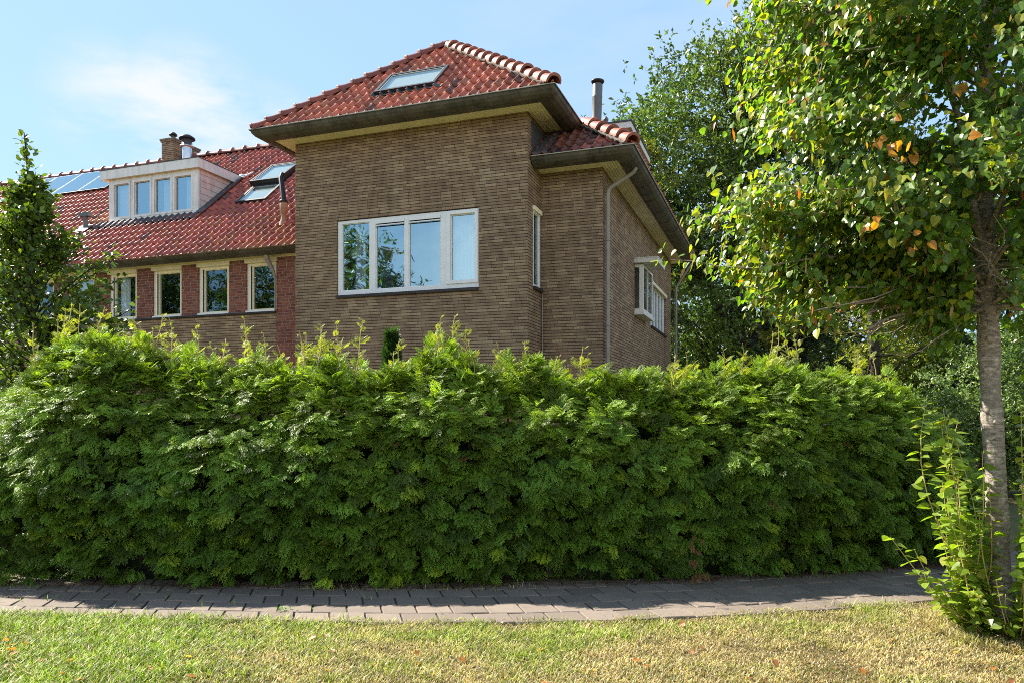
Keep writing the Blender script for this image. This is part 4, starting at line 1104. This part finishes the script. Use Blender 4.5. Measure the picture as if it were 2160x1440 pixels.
far_tree('holly_tree', (7.3, 19, 0), 'dark glossy evergreen tree beside the feathery yellow green tree', [(0, 0, 2.9, 1.1, 1.0, .9), (-.3, 0, 3.7, .8, .8, .6), (.4, 0, 1.6, 1.3, 1.2, 1.1)], [([(0, 0, 0), (0, 0, 2.5), (.1, 0, 5)], .14, .04)], 'barkdark', [(.018, .038, .014), (.025, .05, .016)], 1800, .14, seed=9)
far_tree('birch_tree', (6.5, 18.2, 0), 'bright yellow green tree catching sun beyond the hedge', [(-.1, 0, 4.0, .55, .5, .6), (.5, .3, 4.4, .7, .6, .55)], [([(0, 0, 0), (0, 0, 3), (-.1, 0, 4.6)], .10, .02)], 'barkdark', [(.22, .23, .03), (.18, .20, .03)], 900, .11, seed=10)
far_tree('larch_tree', (8.9, 17.4, 0), 'feathery yellow green tree with a dark straight trunk behind the hedge', [(-.1, 0, 3.3, 1.2, .9, 1.1), (.6, 0, 2.2, 1.1, .9, 1.0), (.4, 0, 4.5, 1.2, .9, .8), (-.5, 0, 2.3, .8, .8, .9)], [([(-.9, -.6, 0), (-.85, -.6, 3), (-.8, -.5, 6.5)], .16, .07), ([(-.85, -.6, 2.4), (.8, -.8, 3.8)], .05, .02), ([(-.85, -.6, 1.4), (.9, -.8, 2.3)], .05, .02)], 'barkdark', [(.19, .23, .03), (.14, .19, .028), (.22, .24, .035)], 3000, .115, seed=11)
far_tree('variegated_shrub', (9.4, 15.2, 0), 'pale glittering variegated shrub left of the lime trunk', [(0, 0, 2.2, 1.05, .9, .95), (-.5, 0, 1.5, .9, .9, .9), (.6, 0, 1.3, .9, .9, 1.0), (.35, 0, 2.9, .6, .6, .5)], [([(0, 0, 0), (0, 0, 1.5), (.1, 0, 2.8)], .05, .02)], 'barkdark', [(.11, .18, .05), (.22, .29, .12), (.09, .15, .04)], 4200, .085, group='shrubs beyond the hedge', seed=12)
far_tree('flowering_shrub', (9.9, 19.5, 0), 'sunny shrub with reddish tipped leaves below the lime crown', [(-.3, 0, 4.9, 1.3, .9, .45), (.9, 0, 5.4, 1.2, .9, .55), (1.3, 0, 4.5, .8, .8, .6)], [([(0, 0, 0), (0, 0, 3), (.2, 0, 5)], .09, .03)], 'barkdark', [(.30, .20, .07), (.22, .24, .05), (.34, .17, .09), (.16, .19, .04)], 1900, .12, group='shrubs beyond the hedge', seed=13)
far_tree('laurel_shrub', (11.0, 16, 0), 'pale green glossy laurel shrub right of the lime trunk', [(0, 0, 2.0, 1.3, 1, 1.3), (.8, 0, 3.4, 1.2, 1, 1.2), (1.2, 0, 1.2, 1.3, 1, 1.1), (-.3, 0, .9, 1.1, .9, .9)], [([(0, 0, 0), (.1, 0, 1.5), (.3, 0, 3.4)], .06, .02)], 'barkdark', [(.09, .16, .05), (.12, .19, .06), (.18, .23, .05)], 4200, .12, group='shrubs beyond the hedge', seed=14)
for k, (x, y, hgt, sd, lab) in enumerate([(17, 31, 11, 31, 'tall green tree beyond the lime crown, farthest to the right'), (13.5, 34, 12.5, 32, 'tall green tree behind the feathery yellow green tree'), (7.6, 34, 7.4, 33, 'low dark tree far behind the oak trunk'), (10.8, 31, 8.6, 34, 'mid green tree filling the gap right of the oak trunk'), (14.6, 22.5, 6.2, 35, 'rounded green tree right of the lime trunk behind the laurel shrub')]):
    far_tree('broadleaf_tree', (x, y, 0), lab, [(0, 0, hgt*.72, 3.0, 2.6, hgt*.24), (-1.6, 0, hgt*.48, 2.6, 2.3, hgt*.2), (1.8, 0, hgt*.5, 2.6, 2.3, hgt*.2), (0, 0, hgt*.25, 3.2, 2.3, hgt*.2)], [([(0, 0, 0), (0, 0, hgt*.4), (.2, 0, hgt*.8)], .28, .07)], 'barkdark', [G1, G2, G3, (.07, .10, .02)], 2600, .26, seed=sd)
# a low belt of woodland far off closes the horizon
mb = MB(); n = 5200; ax = r.uniform(-70, 75, n); ay = r.uniform(58, 74, n); hh = 4.2 + 2.8*fbm(ax*.13, ay*.05, 4); zz = r.uniform(0, 1, n)**.7*hh
D = r.normal(0, 1, (n, 3)); tt = TUFTS[0]
mb.scatter(tt[0], tt[1], np.stack([ax, ay, zz], 1), frames(D, np.tile([0, -.3, 1.], (n, 1)), r.normal(0, .7, n)), r.uniform(.9, 1.7, n), np.array([.035, .06, .02])*r.uniform(.6, 1.4, n)[:, None])
tag(mb.build('treeline', M['leaf']), 'far belt of dark woodland closing the view beyond the gardens', 'woodland', kind='stuff')

# small fruit tree standing behind the left end of the hedge
ft = empty('fruit_tree', (-6.35, 10.2, 0), 'small slim leafy tree with a pointed top behind the left end of the hedge', 'tree')
rr = np.random.default_rng(41); tb = MB(); cr = MB()
limb(tb, (0, 0, 0), (0, 0, 2.5), .08, .05, rr, 0, 6, .01); lead = limb(tb, (0, 0, 2.5), (-.22, 0, 5.48), .05, .006, rr, 0, 9, .012)
prof_z = [0.4, 1.3, 2.0, 2.7, 3.3, 3.9, 4.4, 4.8]; prof_r = [1.1, 1.45, 1.48, 1.3, 1.05, .76, .42, .12]
stems = []
for i in range(210):
    z = .5 + 4.3*rr.uniform(0, 1)**1.25; rad = np.interp(z, prof_z, prof_r)*rr.uniform(.55, 1.08); a = rr.uniform(0, 2*np.pi)
    zb = max(.4, z-.55*rad-.1); b = np.array([-.22*max(0, (zb-2.5)/3), 0, zb]); e = np.array([math.cos(a)*rad + b[0], math.sin(a)*rad, z+.28*rad])
    stems.append(limb(tb, b, e, .014, .004, rr, -.06, 6, .05))
stems += [lead[3:], lead[4:]]
for P in stems:
    P = np.array(P); m = 74; t = rr.uniform(.12, 1, m)**.8; idx = t*(len(P)-1); i0 = np.minimum(idx.astype(int), len(P)-2); f = (idx-i0)[:, None]
    pos = P[i0]*(1-f)+P[i0+1]*f + rr.normal(0, .055, (m, 3)); D = rr.normal(0, 1, (m, 3)) + np.array([0, 0, .15]) + (P[-1]-P[0])*.5
    c = np.array([.085, .135, .024])*rr.uniform(.65, 1.5, m)[:, None]; lite = rr.random(m) < .25; c[lite] *= np.array([1.9, 1.6, 1.0])
    cr.scatter(OVAL[0], OVAL[1], pos, frames(D, np.tile([0, -.2, 1.], (m, 1)), rr.normal(0, .6, m)), rr.uniform(.06, .105, m), c)
cr.build('crown', M['leaf'], ft); tb.build('trunk', M['barkdark'], ft, smooth=True)
# trees across the street whose crowns show in the window panes
for k, (u, v, h, sd, lab) in enumerate([(-12.6, -15, 10.0, 51, 'broad tree across the street mirrored in the wide white window'), (-18.0, -14, 9.2, 52, 'dense tree across the street mirrored in the narrow terraced house windows'), (-26.5, -17, 13.2, 53, 'tall tree across the street mirrored in the dormer panes')]):
    q = hw(u, v)
    far_tree('street_tree', (q.x, q.y, 0), lab, [(0, 0, h*.7, 2.2, 2.2, h*.25), (-1.2, .8, h*.52, 2.0, 2, h*.2), (1.3, -.6, h*.55, 1.7, 1.8, h*.2), (0, 0, h*.38, 2.0, 2.0, h*.16)], [([(0, 0, 0), (0, 0, h*.4), (.2, 0, h*.8)], .2, .05)], 'barkdark', [G1, G2, (.15, .12, .03)], 5200, .20, group='trees across the street', seed=sd)

# ------------------------------------------------------------------ the young lime tree on the right
LB = np.array([3.80, 5.86, 0.0])
lt_ = empty('lime_tree', tuple(LB), 'young lime tree with yellowing heart shaped leaves at the right edge of the lawn', 'tree')
rr = np.random.default_rng(91); tb = MB(); cr = MB(); br = MB(); orr = MB()
trunk = [(0, 0, -.05), (.0, 0, .06), (-.03, 0, .5), (-.06, 0, 1.2), (-.10, 0, 1.9), (-.12, .01, 2.6), (-.13, .02, 3.3), (-.12, .03, 4.2), (-.10, .02, 5.2), (-.1, 0, 6.6)]
tr = [.14, .100, .080, .074, .073, .073, .067, .060, .045, .015]
tt_ = np.linspace(0, 1, 40); TP = np.stack([np.interp(tt_, np.linspace(0, 1, 10), [p[i] for p in trunk]) for i in range(3)], 1); TR = np.interp(tt_, np.linspace(0, 1, 10), tr)
TR = TR*(1+.05*np.sin(TP[:, 2]*9)+.04*np.sin(TP[:, 2]*23)); TR[np.abs(TP[:, 2]-2.15) < .12] *= 1.10
tb.tube(TP, TR, 18)
for (z, a, sz) in ((2.02, 3.9, .022), (1.62, 4.6, .02), (2.25, 4.3, .024), (2.45, 5.4, .018), (1.15, 4.2, .02)):   # knots
    x = np.interp(z, TP[:, 2], TP[:, 0]); q = np.interp(z, TP[:, 2], TR); tb.lathe((x+math.cos(a)*q*.9, math.sin(a)*q*.9, z), [(sz*1.5, 0), (sz*1.2, .012), (sz*.6, .015), (0, .006)], 10, axis=(math.cos(a), math.sin(a), 0))
cz = [2.35, 2.7, 3.1, 3.5, 4.0, 4.6, 5.2, 6.0, 6.8, 7.3]; crd = [1.25, 1.85, 2.15, 2.15, 2.0, 1.82, 1.6, 1.25, .75, .2]
def trunk_at(z): return np.array([np.interp(z, TP[:, 2], TP[:, 0]), np.interp(z, TP[:, 2], TP[:, 1]), z])
boughs = []
for i in range(46):
    z0 = 2.80 + 3.9*(i/45)**1.05; a = i*2.399 + rr.normal(0, .2)
    ze = z0 + rr.uniform(.1, .7)*(1 if z0 > 2.9 else .4); rad = np.interp(ze, cz, crd)*rr.uniform(.82, 1.02)
    e = np.array([math.cos(a)*rad-.1, math.sin(a)*rad, ze + (.05 if z0 > 3 else -.05)])
    P = limb(tb, trunk_at(z0), e, max(.009, .021-.003*(z0-2.4)), .006, rr, -.08, 9, .045); boughs.append(P)
P = limb(tb, trunk_at(2.75), (-.27, -.06, 3.25), .045, .034, rr, 0, 5, .02); P = limb(tb, (-.27, -.06, 3.25), (-.5, -.1, 4.6), .034, .012, rr, 0, 6, .03); boughs.append(P)
# hand placed low boughs that draw the left outline of the crown
for (ex, ez, ey) in ((-2.15, 3.05, -.1), (-2.05, 3.45, .2), (-1.98, 3.85, -.25), (-1.85, 4.35, .1), (-1.70, 4.85, -.1), (-1.75, 2.85, .1), (-1.3, 2.62, -.2), (-.75, 2.52, -.3), (-1.6, 3.3, -.7), (-1.2, 3.0, -.9), (-.6, 2.75, -.8), (.3, 2.55, -.6), (-2.2, 3.2, -.4), (-2.1, 2.95, .3), (-1.9, 2.75, -.4), (-2.0, 3.65, -.5), (-1.6, 2.62, .1), (-1.0, 2.48, .1), (-1.5, 4.6, -.7), (-1.2, 5.2, -.6), (-.9, 3.4, -1.3), (-.3, 3.0, -1.2), (.55, 2.75, -.5), (.4, 3.1, .6), (.65, 3.25, -.3), (.3, 2.7, .9), (-.3, 2.75, 1.0), (.25, 3.45, -.8), (-.7, 2.7, .9), (.8, 2.9, .2), (.1, 3.0, 1.3), (.5, 3.7, -.9), (.35, 2.8, -1.0), (-.9, 2.75, .5), (-1.3, 2.8, .7), (-1.15, 2.30, -.2), (-.55, 2.28, -.3), (-1.75, 2.42, .0), (-.9, 2.35, .3), (.45, 2.35, -.2), (.6, 2.45, .3)):
    P = limb(tb, trunk_at(min(4.4, max(2.5, ez-.35))), (ex, ey, ez), .022, .005, rr, -.08, 9, .05); boughs.append(P)
def put_leaves(P, m, spread, lo=.15):
    P = np.array(P); t = lo + (1-lo)*rr.uniform(0, 1, m)**.75; idx = t*(len(P)-1); i0 = np.minimum(idx.astype(int), len(P)-2); f = (idx-i0)[:, None]
    pos = P[i0]*(1-f)+P[i0+1]*f + rr.normal(0, 1, (m, 3))*np.array([spread, spread, spread*.75])*(t[:, None]*.6+.4)
    rad = np.stack([pos[:, 0]+.1, pos[:, 1], np.zeros(m)], 1); rn = np.linalg.norm(rad, axis=1)[:, None]+1e-6
    D = rad/rn*.55 + rr.normal(0, .42, (m, 3)) + np.array([0, 0, -.75])        # blades hang outwards and down
    up = rad/rn*.9 + np.array([0, 0, .75]) + rr.normal(0, .35, (m, 3))
    sc = rr.uniform(.036, .068, m)
    gapx = -.1 + .63*np.minimum(pos[:, 1], 0)          # an open slot in the low street side of the crown
    k = ~((np.abs(pos[:, 0]-gapx) < .14) & (pos[:, 1] < .1) & (pos[:, 2] < 3.42 + .30*np.minimum(pos[:, 1], 0))) & (pos[:, 2] > 2.52 + .22*np.minimum(pos[:, 1], 0) + .26*np.sin(pos[:, 0]*5.3+1) + .16*np.sin(pos[:, 1]*9))
    pos, D, up, sc = pos[k], D[k], up[k], sc[k]; m = len(pos)
    if m == 0: return
    side = np.clip((-pos[:, 0]-.2)/1.9, 0, 1)  # more yellow leaves on the left: sunlight on that side put into colour
    gr = np.array([.095, .165, .028]); yl = np.array([.27, .285, .028]); u = rr.random(m)
    c = gr*rr.uniform(.65, 1.45, m)[:, None]; y = u < (.09+.36*side); c[y] = (yl*rr.uniform(.75, 1.25, m)[:, None])[y]
    o = u > .996; c[o] = np.array([.40, .16, .02])
    cr.scatter(HEART[0], HEART[1], pos, frames(D, up, rr.normal(0, .35, m)), sc, c)
    k = rr.random(m) < .045; q = pos[k]                                    # papery bracts with their hanging fruit
    if len(q):
        n2 = len(q); Db = np.stack([rr.normal(0, .25, n2), rr.normal(0, .25, n2), -np.ones(n2)], 1)
        T = leaf_oval(.12, .1, .1); cb = np.array([.30, .20, .075])*rr.uniform(.6, 1.3, n2)[:, None]; rd = rr.random(n2) < .25; cb[rd] = np.array([.34, .10, .03])
        br.scatter(T[0], T[1], q-np.array([0, 0, .03]), frames(Db, np.tile([0, -1., .1], (n2, 1)), rr.normal(0, .8, n2)), rr.uniform(.07, .10, n2), cb)
for P in boughs:
    P = np.array(P); Ln = np.linalg.norm(P[-1]-P[0]); put_leaves(P, int(175*Ln), .15)
    for q in range(int(6.5*Ln)):                                          # side twigs
        t = rr.uniform(.25, 1); b = P[int(t*(len(P)-1))]; d = (P[-1]-P[0])/Ln
        e = b + d*rr.uniform(.0, .35) + rr.normal(0, .26, 3)*np.array([1, 1, .7]) + np.array([0, 0, -.04])
        pts = limb(tb, b, e, .006, .002, rr, .05, 5, .06); put_leaves(pts, 35, .085, .1)
# clusters of big orange leaves among the green
for (ox, oz, oy, m) in ((-1.42, 3.40, -1.0, 5), (-1.24, 3.38, -1.0, 8), (-.86, 3.81, -1.0, 4), (-1.22, 2.73, -1.0, 4), (-1.51, 2.88, -1.0, 3)):
    pos = np.array([ox, oy, oz]) + rr.normal(0, .05, (m, 3)); D = rr.normal(0, .5, (m, 3)) + np.array([0, -.1, -.9]); up = np.tile([0, -1., .4], (m, 1)) + rr.normal(0, .3, (m, 3))
    cr.scatter(HEART[0], HEART[1], pos, frames(D, up, rr.normal(0, .4, m)), rr.uniform(.042, .066, m), np.array([.46, .20, .03])*rr.uniform(.75, 1.15, m)[:, None])
cr.build('crown', M['limeleaf'], lt_); br.build('seed_bract', M['limeleaf'], lt_); tb.build('trunk', M['barkgrey'], lt_, smooth=True)
# leafy shoots sprouting round the foot of the trunk
ss_ = MB(); sl_ = MB()
def shoot(b, e, m, sz=(.06, .095), r0=.0075, dark=0.0, bow=.1):
    P = np.array(limb(ss_, b, e, r0, .0025, rr, bow, 9, .04)); t = np.linspace(.08, 1, m); idx = t*(len(P)-1); i0 = np.minimum(idx.astype(int), len(P)-2); f = (idx-i0)[:, None]
    pos = P[i0]*(1-f)+P[i0+1]*f; a = np.arange(m)*math.pi + rr.uniform(0, 6) + rr.normal(0, .5, m)
    D = np.stack([np.cos(a), np.sin(a), rr.normal(-.12, .25, m)], 1); up = np.tile([0, -.15, 1.], (m, 1)) + rr.normal(0, .28, (m, 3))
    pos = pos + D*.018
    c = np.array([.20, .28, .032])*rr.uniform(.65, 1.3, m)[:, None]*(1-dark); y = rr.random(m) < .16; c[y] = np.array([.26, .27, .03])
    sl_.scatter(HEART[0], HEART[1], pos, frames(D, up, rr.normal(0, .25, m)), rr.uniform(sz[0], sz[1], m), c)
for i in range(22):
    a = rr.uniform(0, 2*np.pi); b = np.array([math.cos(a)*.16+.02, math.sin(a)*.16, .02]); h = rr.uniform(.5, 1.85)
    shoot(b, b + np.array([math.cos(a)*rr.uniform(.1, .5)-.06, math.sin(a)*rr.uniform(.05, .4), h]), int(13+h*22))
for (bx, ex, ey, ez, m) in ((-.10, -.55, -.15, 1.72, 22), (-.12, -.42, .1, 1.58, 20), (-.10, -.32, -.25, 1.40, 22), (-.15, -.48, -.2, 1.02, 18), (-.2, -.92, -.1, .74, 13), (-.2, -.72, -.2, .50, 12), (-.08, -.36, .2, 1.15, 20), (-.12, -.5, .0, .86, 18)):
    shoot((bx, -.05, .04), (ex, ey, ez), int(m*1.5)); shoot((bx-.05, .05, .04), (ex*.8+.05, ey+.1, ez*.85), int(m*1.4))
for (bx, ex, ez) in ((.16, .02, 1.95), (.22, .10, 1.9), (.14, .16, 1.55), (.30, .30, 2.05), (.20, .24, 1.7)):
    shoot((bx, -.28, .04), (ex, -.30, ez), 22, r0=.009, bow=.02)
for i in range(70):                                                         # dense low skirt
    a = rr.uniform(0, 2*np.pi); b = np.array([math.cos(a)*.18+.05, math.sin(a)*.18-.1, .02]); q = rr.uniform(.2, .5)
    shoot(b, b + np.array([math.cos(a)*q*.9, math.sin(a)*q*.7, rr.uniform(.08, .5)]), 12, (.05, .09), .005, dark=.35)
sk_ = ss_.build('basal_shoot', M['twig'], lt_); sl_.build('foliage', M['limeleaf'], sk_)

# ================================================================== GROUND, PATH, LAWN
def gmat():
    m, nt, out = newmat('lawn_soil'); oc = objco(nt)
    a = noise(nt, oc, 1.1, 5, .6); b = noise(nt, oc, 30, 6, .7)
    c = ramp(nt, b, [(.3, (.085, .065, .04)), (.55, (.17, .135, .07)), (.75, (.26, .21, .115))])
    c = mix(nt, ramp(nt, a, [(.42, (0, 0, 0)), (.6, (.8, .8, .8))]), c, (.07, .095, .025))
    principled(nt, out, c, .95, 0, .1, bump(nt, b, .8, .02)); return m
gb = MB(); gb.add([(-400, -200, -.012), (400, -200, -.012), (400, 600, -.012), (-400, 600, -.012)], [(0, 1, 2, 3)])
tag(gb.build('ground', gmat()), kind='structure')
ex = np.array([-12, -8, -6, -4.32, -1.86, -.31, 1.26, 2.53, 3.69, 5.2, 7.5, 11]); ey = np.array([7.6, 6.95, 6.62, 6.40, 6.20, 6.13, 6.28, 6.53, 6.86, 7.4, 8.4, 10.2])
def edge(x):                                    # smooth near edge of the path
    xs = np.linspace(x-.7, x+.7, 9); return float(np.mean(np.interp(xs, ex, ey)))
pv = MB(); pj = MB()
def pavemat():
    m, nt, out = newmat('concrete_paver'); oc = objco(nt)
    at = nt.nodes.new('ShaderNodeVertexColor'); at.layer_name = 'Col'
    f = noise(nt, oc, 90, 4, .75); g = noise(nt, oc, 3.5, 6, .65)
    c = mix(nt, 1.0, at.outputs[0], ramp(nt, f, [(.3, (.72, .72, .72)), (.7, (1.25, 1.25, 1.25))]), 'MULTIPLY')
    c = mix(nt, ramp(nt, g, [(.5, (0, 0, 0)), (.75, (.5, .5, .5))]), c, (.11, .10, .085))
    principled(nt, out, c, .85, 0, .3, bump(nt, f, .5, .004)); return m
M['paver'] = pavemat(); M['joint'] = mat_plain('joint_sand', (.045, .042, .03), .95, 0, .5, 20)
skew = np.array([-.235, .972]); tw0, th0, gap = .30, .30, .007
# arc length table
xsA = np.arange(-11, 10.5, .02); ysA = np.array([edge(x) for x in xsA]); sA = np.concatenate([[0], np.cumsum(np.hypot(np.diff(xsA), np.diff(ysA)))])
def pp(s, d):
    x = np.interp(s, sA, xsA); y = np.interp(s, sA, ysA); return np.array([x, y]) + d*skew
pr = np.random.default_rng(6)
for row in range(5):
    d0 = -.10 + row*th0*1.0
    for j in range(int(sA[-1]/tw0)):
        s0 = j*tw0 + (row % 2)*tw0/2
        if s0 + tw0 > sA[-1]: continue
        z = .012 + pr.normal(0, .0022); tl = pr.normal(0, .003, 4)
        c = [pp(s0+gap, d0+gap), pp(s0+tw0-gap, d0+gap), pp(s0+tw0-gap, d0+th0-gap), pp(s0+gap, d0+th0-gap)]
        ctr = sum(c)/4; tone = np.array([.180, .145, .120])*pr.uniform(.80, 1.15)
        V = [(*(ctr+(q-ctr)*.965), z+t) for q, t in zip(c, tl)] + [(*q, z+t-.006) for q, t in zip(c, tl)] + [(*q, -.02) for q in c]
        F = [(0, 1, 2, 3)] + [(4+i, 4+(i+1) % 4, (i+1) % 4, i) for i in range(4)] + [(8+i, 8+(i+1) % 4, 4+(i+1) % 4, 4+i) for i in range(4)]
        pv.add(V, F, 0, tone)
for i in range(0, len(sA)-10, 10):
    a, b = sA[i], sA[i+10]; V = [(*pp(a, -.12), .0), (*pp(b, -.12), .0), (*pp(b, 1.45), .0), (*pp(a, 1.45), .0)]; pj.add(V, [(0, 1, 2, 3)])
pa = pv.build('footpath', M['paver']); tag(pa, kind='structure'); tag(pj.build('path_bed', M['joint']), kind='structure')

M['grass'] = mat_leaf('grass_blade', .35, .5, .3, (1.15, 1.2, .7))
gv_ = np.array([(-.5, 0, 0), (.5, 0, 0), (.42, .12, .55), (-.42, .12, .55), (.0, .42, 1.0)], float)
gF3 = [(0, 1, 2, 3)]; 
def grass_patch(n, xr, yr, r, keep=None, hmul=1.0, wid=.0034):
    X = r.uniform(*xr, n); Y = r.uniform(*yr, n)
    ed = np.interp(X, xsA, ysA) - .045 + .03*np.sin(X*9) + r.normal(0, .03, n)
    k = Y < ed
    if keep is not None: k = keep(X, Y)
    X, Y = X[k], Y[k]; n = len(X)
    green = np.clip(1.3 - (X+4.0)/4.2, 0, 1)*.85 + 1.0*(fbm(X*1.1, Y*1.5, 31)-.46) + .6*(vnoise(X*3.6, Y*4.2, 33)-.5) + .16*np.clip((Y-5.35)/.8, 0, 1)
    green = np.clip(green, 0, 1)
    h = (r.uniform(.018, .050, n)*(0.7+.75*green))*hmul
    thin = np.clip((.42-fbm(X*1.9, Y*2.6, 44))*6, 0, 1)*(1-.6*green); h = h*(1-.55*thin)
    a = r.uniform(0, 2*np.pi, n); lean = r.uniform(.1, 1.5, n)
    dirx, diry = np.cos(a), np.sin(a)
    wx, wy = -diry*wid*r.uniform(.7, 1.5, n), dirx*wid*r.uniform(.7, 1.5, n)
    base = np.stack([X, Y, np.full(n, -.012)], 1)
    def at(t, wf):
        c = base + np.stack([dirx*h*lean*t*t, diry*h*lean*t*t, h*(t-.25*lean*t*t*.6)], 1); w_ = np.stack([wx*wf, wy*wf, np.zeros(n)], 1); return c-w_, c+w_
    p0, p1 = at(0, 1); p2, p3 = at(.55, .85); p4, p5 = at(1.0, .15)
    V = np.stack([p0, p1, p3, p2, p5, p4], 1)
    F = (np.array([[0, 1, 2, 3], [3, 2, 4, 5]])[None] + (np.arange(n)*6)[:, None, None]).reshape(-1, 4)
    gcol = np.array([.24, .38, .020]); dry = np.array([.51, .39, .205]); pale = np.array([.62, .52, .35])
    g = np.clip(green + r.normal(0, .30, n), 0, 1)[:, None]
    c = gcol*g + dry*(1-g); c = c*(1-.62*(thin*(r.random(n) < .75))[:, None]*np.array([.75, .95, 1.0])); pk = r.random(n) < .14; c[pk] = pale*.9; c *= (r.uniform(.42, 1.3, n)*(.72+.56*vnoise(X*9, Y*12, 51)))[:, None]
    return V.reshape(-1, 3), F, np.repeat(c[:, None, :], 6, 1).reshape(-1, 3)
gm = MB(); gr_ = np.random.default_rng(15)
for n, xr, yr in ((200000, (-4.6, 5.2), (4.2, 6.95)), (16000, (-9, -4.6), (3.6, 7)), (16000, (-4.6, 8), (2.0, 4.2)), (9000, (5.2, 9), (4, 8.6))):
    gm.add(*(lambda q: (q[0], q[1], 0, q[2]))(grass_patch(n, xr, yr, gr_)))
# taller tufts along the path edge, round the lime tree and under the hedge
gm.add(*(lambda q: (q[0], q[1], 0, q[2]))(grass_patch(14000, (-6, 5.2), (5.9, 6.95), gr_, lambda X, Y: np.abs(Y-np.interp(X, xsA, ysA)+.05) < .05, 1.5)))
gm.add(*(lambda q: (q[0], q[1], 0, q[2]))(grass_patch(26000, (3.0, 4.7), (5.0, 6.6), gr_, lambda X, Y: (np.hypot(X-3.85, Y-5.8) < .62) & (np.hypot(X-3.85, Y-5.8) > .15), 2.4)))
q = grass_patch(6000, (-6, 5.2), (7.0, 8.4), gr_, lambda X, Y: (np.abs(Y-hfront(X)+.10) < .10) & (vnoise(X*2.2, Y*.1, 9) > .5), 1.6); gm.add(q[0], q[1], 0, q[2]*np.array([.8, .8, .9]))
q = grass_patch(9000, (-6, 5.2), (6.0, 8.2), gr_, lambda X, Y: (Y-np.interp(X, xsA, ysA) > 0) & (Y-np.interp(X, xsA, ysA) < 1.2) & (vnoise(X*7, Y*14, 61) > .93), 1.0); q[0][:, 2] += .02; gm.add(q[0], q[1], 0, q[2]*np.array([.7, .9, .8]))
tag(gm.build('grass', M['grass']), 'short sun dried lawn grass in front of the path, greener on the left', 'grass', kind='stuff')
# a small green weed in a joint of the path
wd = MB(); n = 26; a = r.uniform(0, 6.28, n); pos = np.stack([-1.93 + r.normal(0, .045, n), 6.42 + r.normal(0, .03, n), np.full(n, .015)+r.uniform(0, .02, n)], 1)
D = np.stack([np.cos(a), np.sin(a), np.full(n, .5)], 1); wd.scatter(OVAL[0], OVAL[1], pos, frames(D, np.tile([0, 0, 1.], (n, 1)), r.normal(0, .3, n)), r.uniform(.02, .035, n), np.array([.10, .22, .03])*r.uniform(.8, 1.3, n)[:, None])
tag(wd.build('weed', M['grass']), 'small bright green weed growing in a joint of the paved path', 'weed')
# dry needles and leaf crumbs along the foot of the hedge
lb_ = MB(); n = 3200; X = r.uniform(-5.6, 5.3, n); Yl = hfront(X) - np.abs(r.normal(0, .09, n)) + .06
D = np.stack([r.normal(0, 1, n), r.normal(0, 1, n), r.normal(0, .12, n)], 1)
lb_.scatter(OVAL[0], OVAL[1], np.stack([X, Yl, np.full(n, .018)+r.uniform(0, .012, n)], 1), frames(D, np.tile([0, 0, 1.], (n, 1)), r.normal(0, .4, n)), r.uniform(.010, .032, n), np.array([.16, .095, .05])*r.uniform(.4, 1.5, n)[:, None])
tag(lb_.build('leaf_litter', M['grass']), 'brown needles and crumbs littered along the foot of the hedge', 'litter', kind='stuff')
# fallen leaves
fv = HEART[0].copy(); fv[:, 2] += .25*np.sin(fv[:, 1]*3)*np.abs(fv[:, 0]) + .10*np.cos(fv[:, 1]*5)
metas = []
for k, c in enumerate([(.42, .17, .055), (.30, .13, .06), (.50, .30, .16)]):
    mb = MB(); mb.add(fv - np.array([0, .5, 0]), HEART[1], 0, c); metas.append(mb.mesh('fallen_leaf', M['limeleaf']))
labs = ['small curled orange leaf lying on the lawn', 'small dark brown leaf lying on the lawn', 'small pale tan leaf lying on the lawn']
fr_ = np.random.default_rng(23)
first = [None]*3
for i in range(70):
    x = fr_.uniform(-3.9, 4.0); y = fr_.uniform(4.55, 6.1); k = int(fr_.choice(3, p=[.5, .3, .2]))
    if i < 26: x = fr_.uniform(-4.0, -.6); y = fr_.uniform(4.6, 5.9)
    o = bpy.data.objects.new('fallen_leaf', metas[k]) if first[k] is None else first[k].copy()
    first[k] = first[k] or o; COL.objects.link(o)
    s = fr_.uniform(.035, .062); o.scale = (s*fr_.uniform(.6, 1), s, s); o.location = (x, y, .012 + fr_.uniform(0, .012)); o.rotation_euler = (fr_.normal(0, .35), fr_.normal(0, .35), fr_.uniform(0, 6.28))
    tag(o, labs[k], 'leaf', 'fallen leaves scattered over the lawn')
for o in list(scene.objects):
    if '_off' in o.keys(): del o['_off']
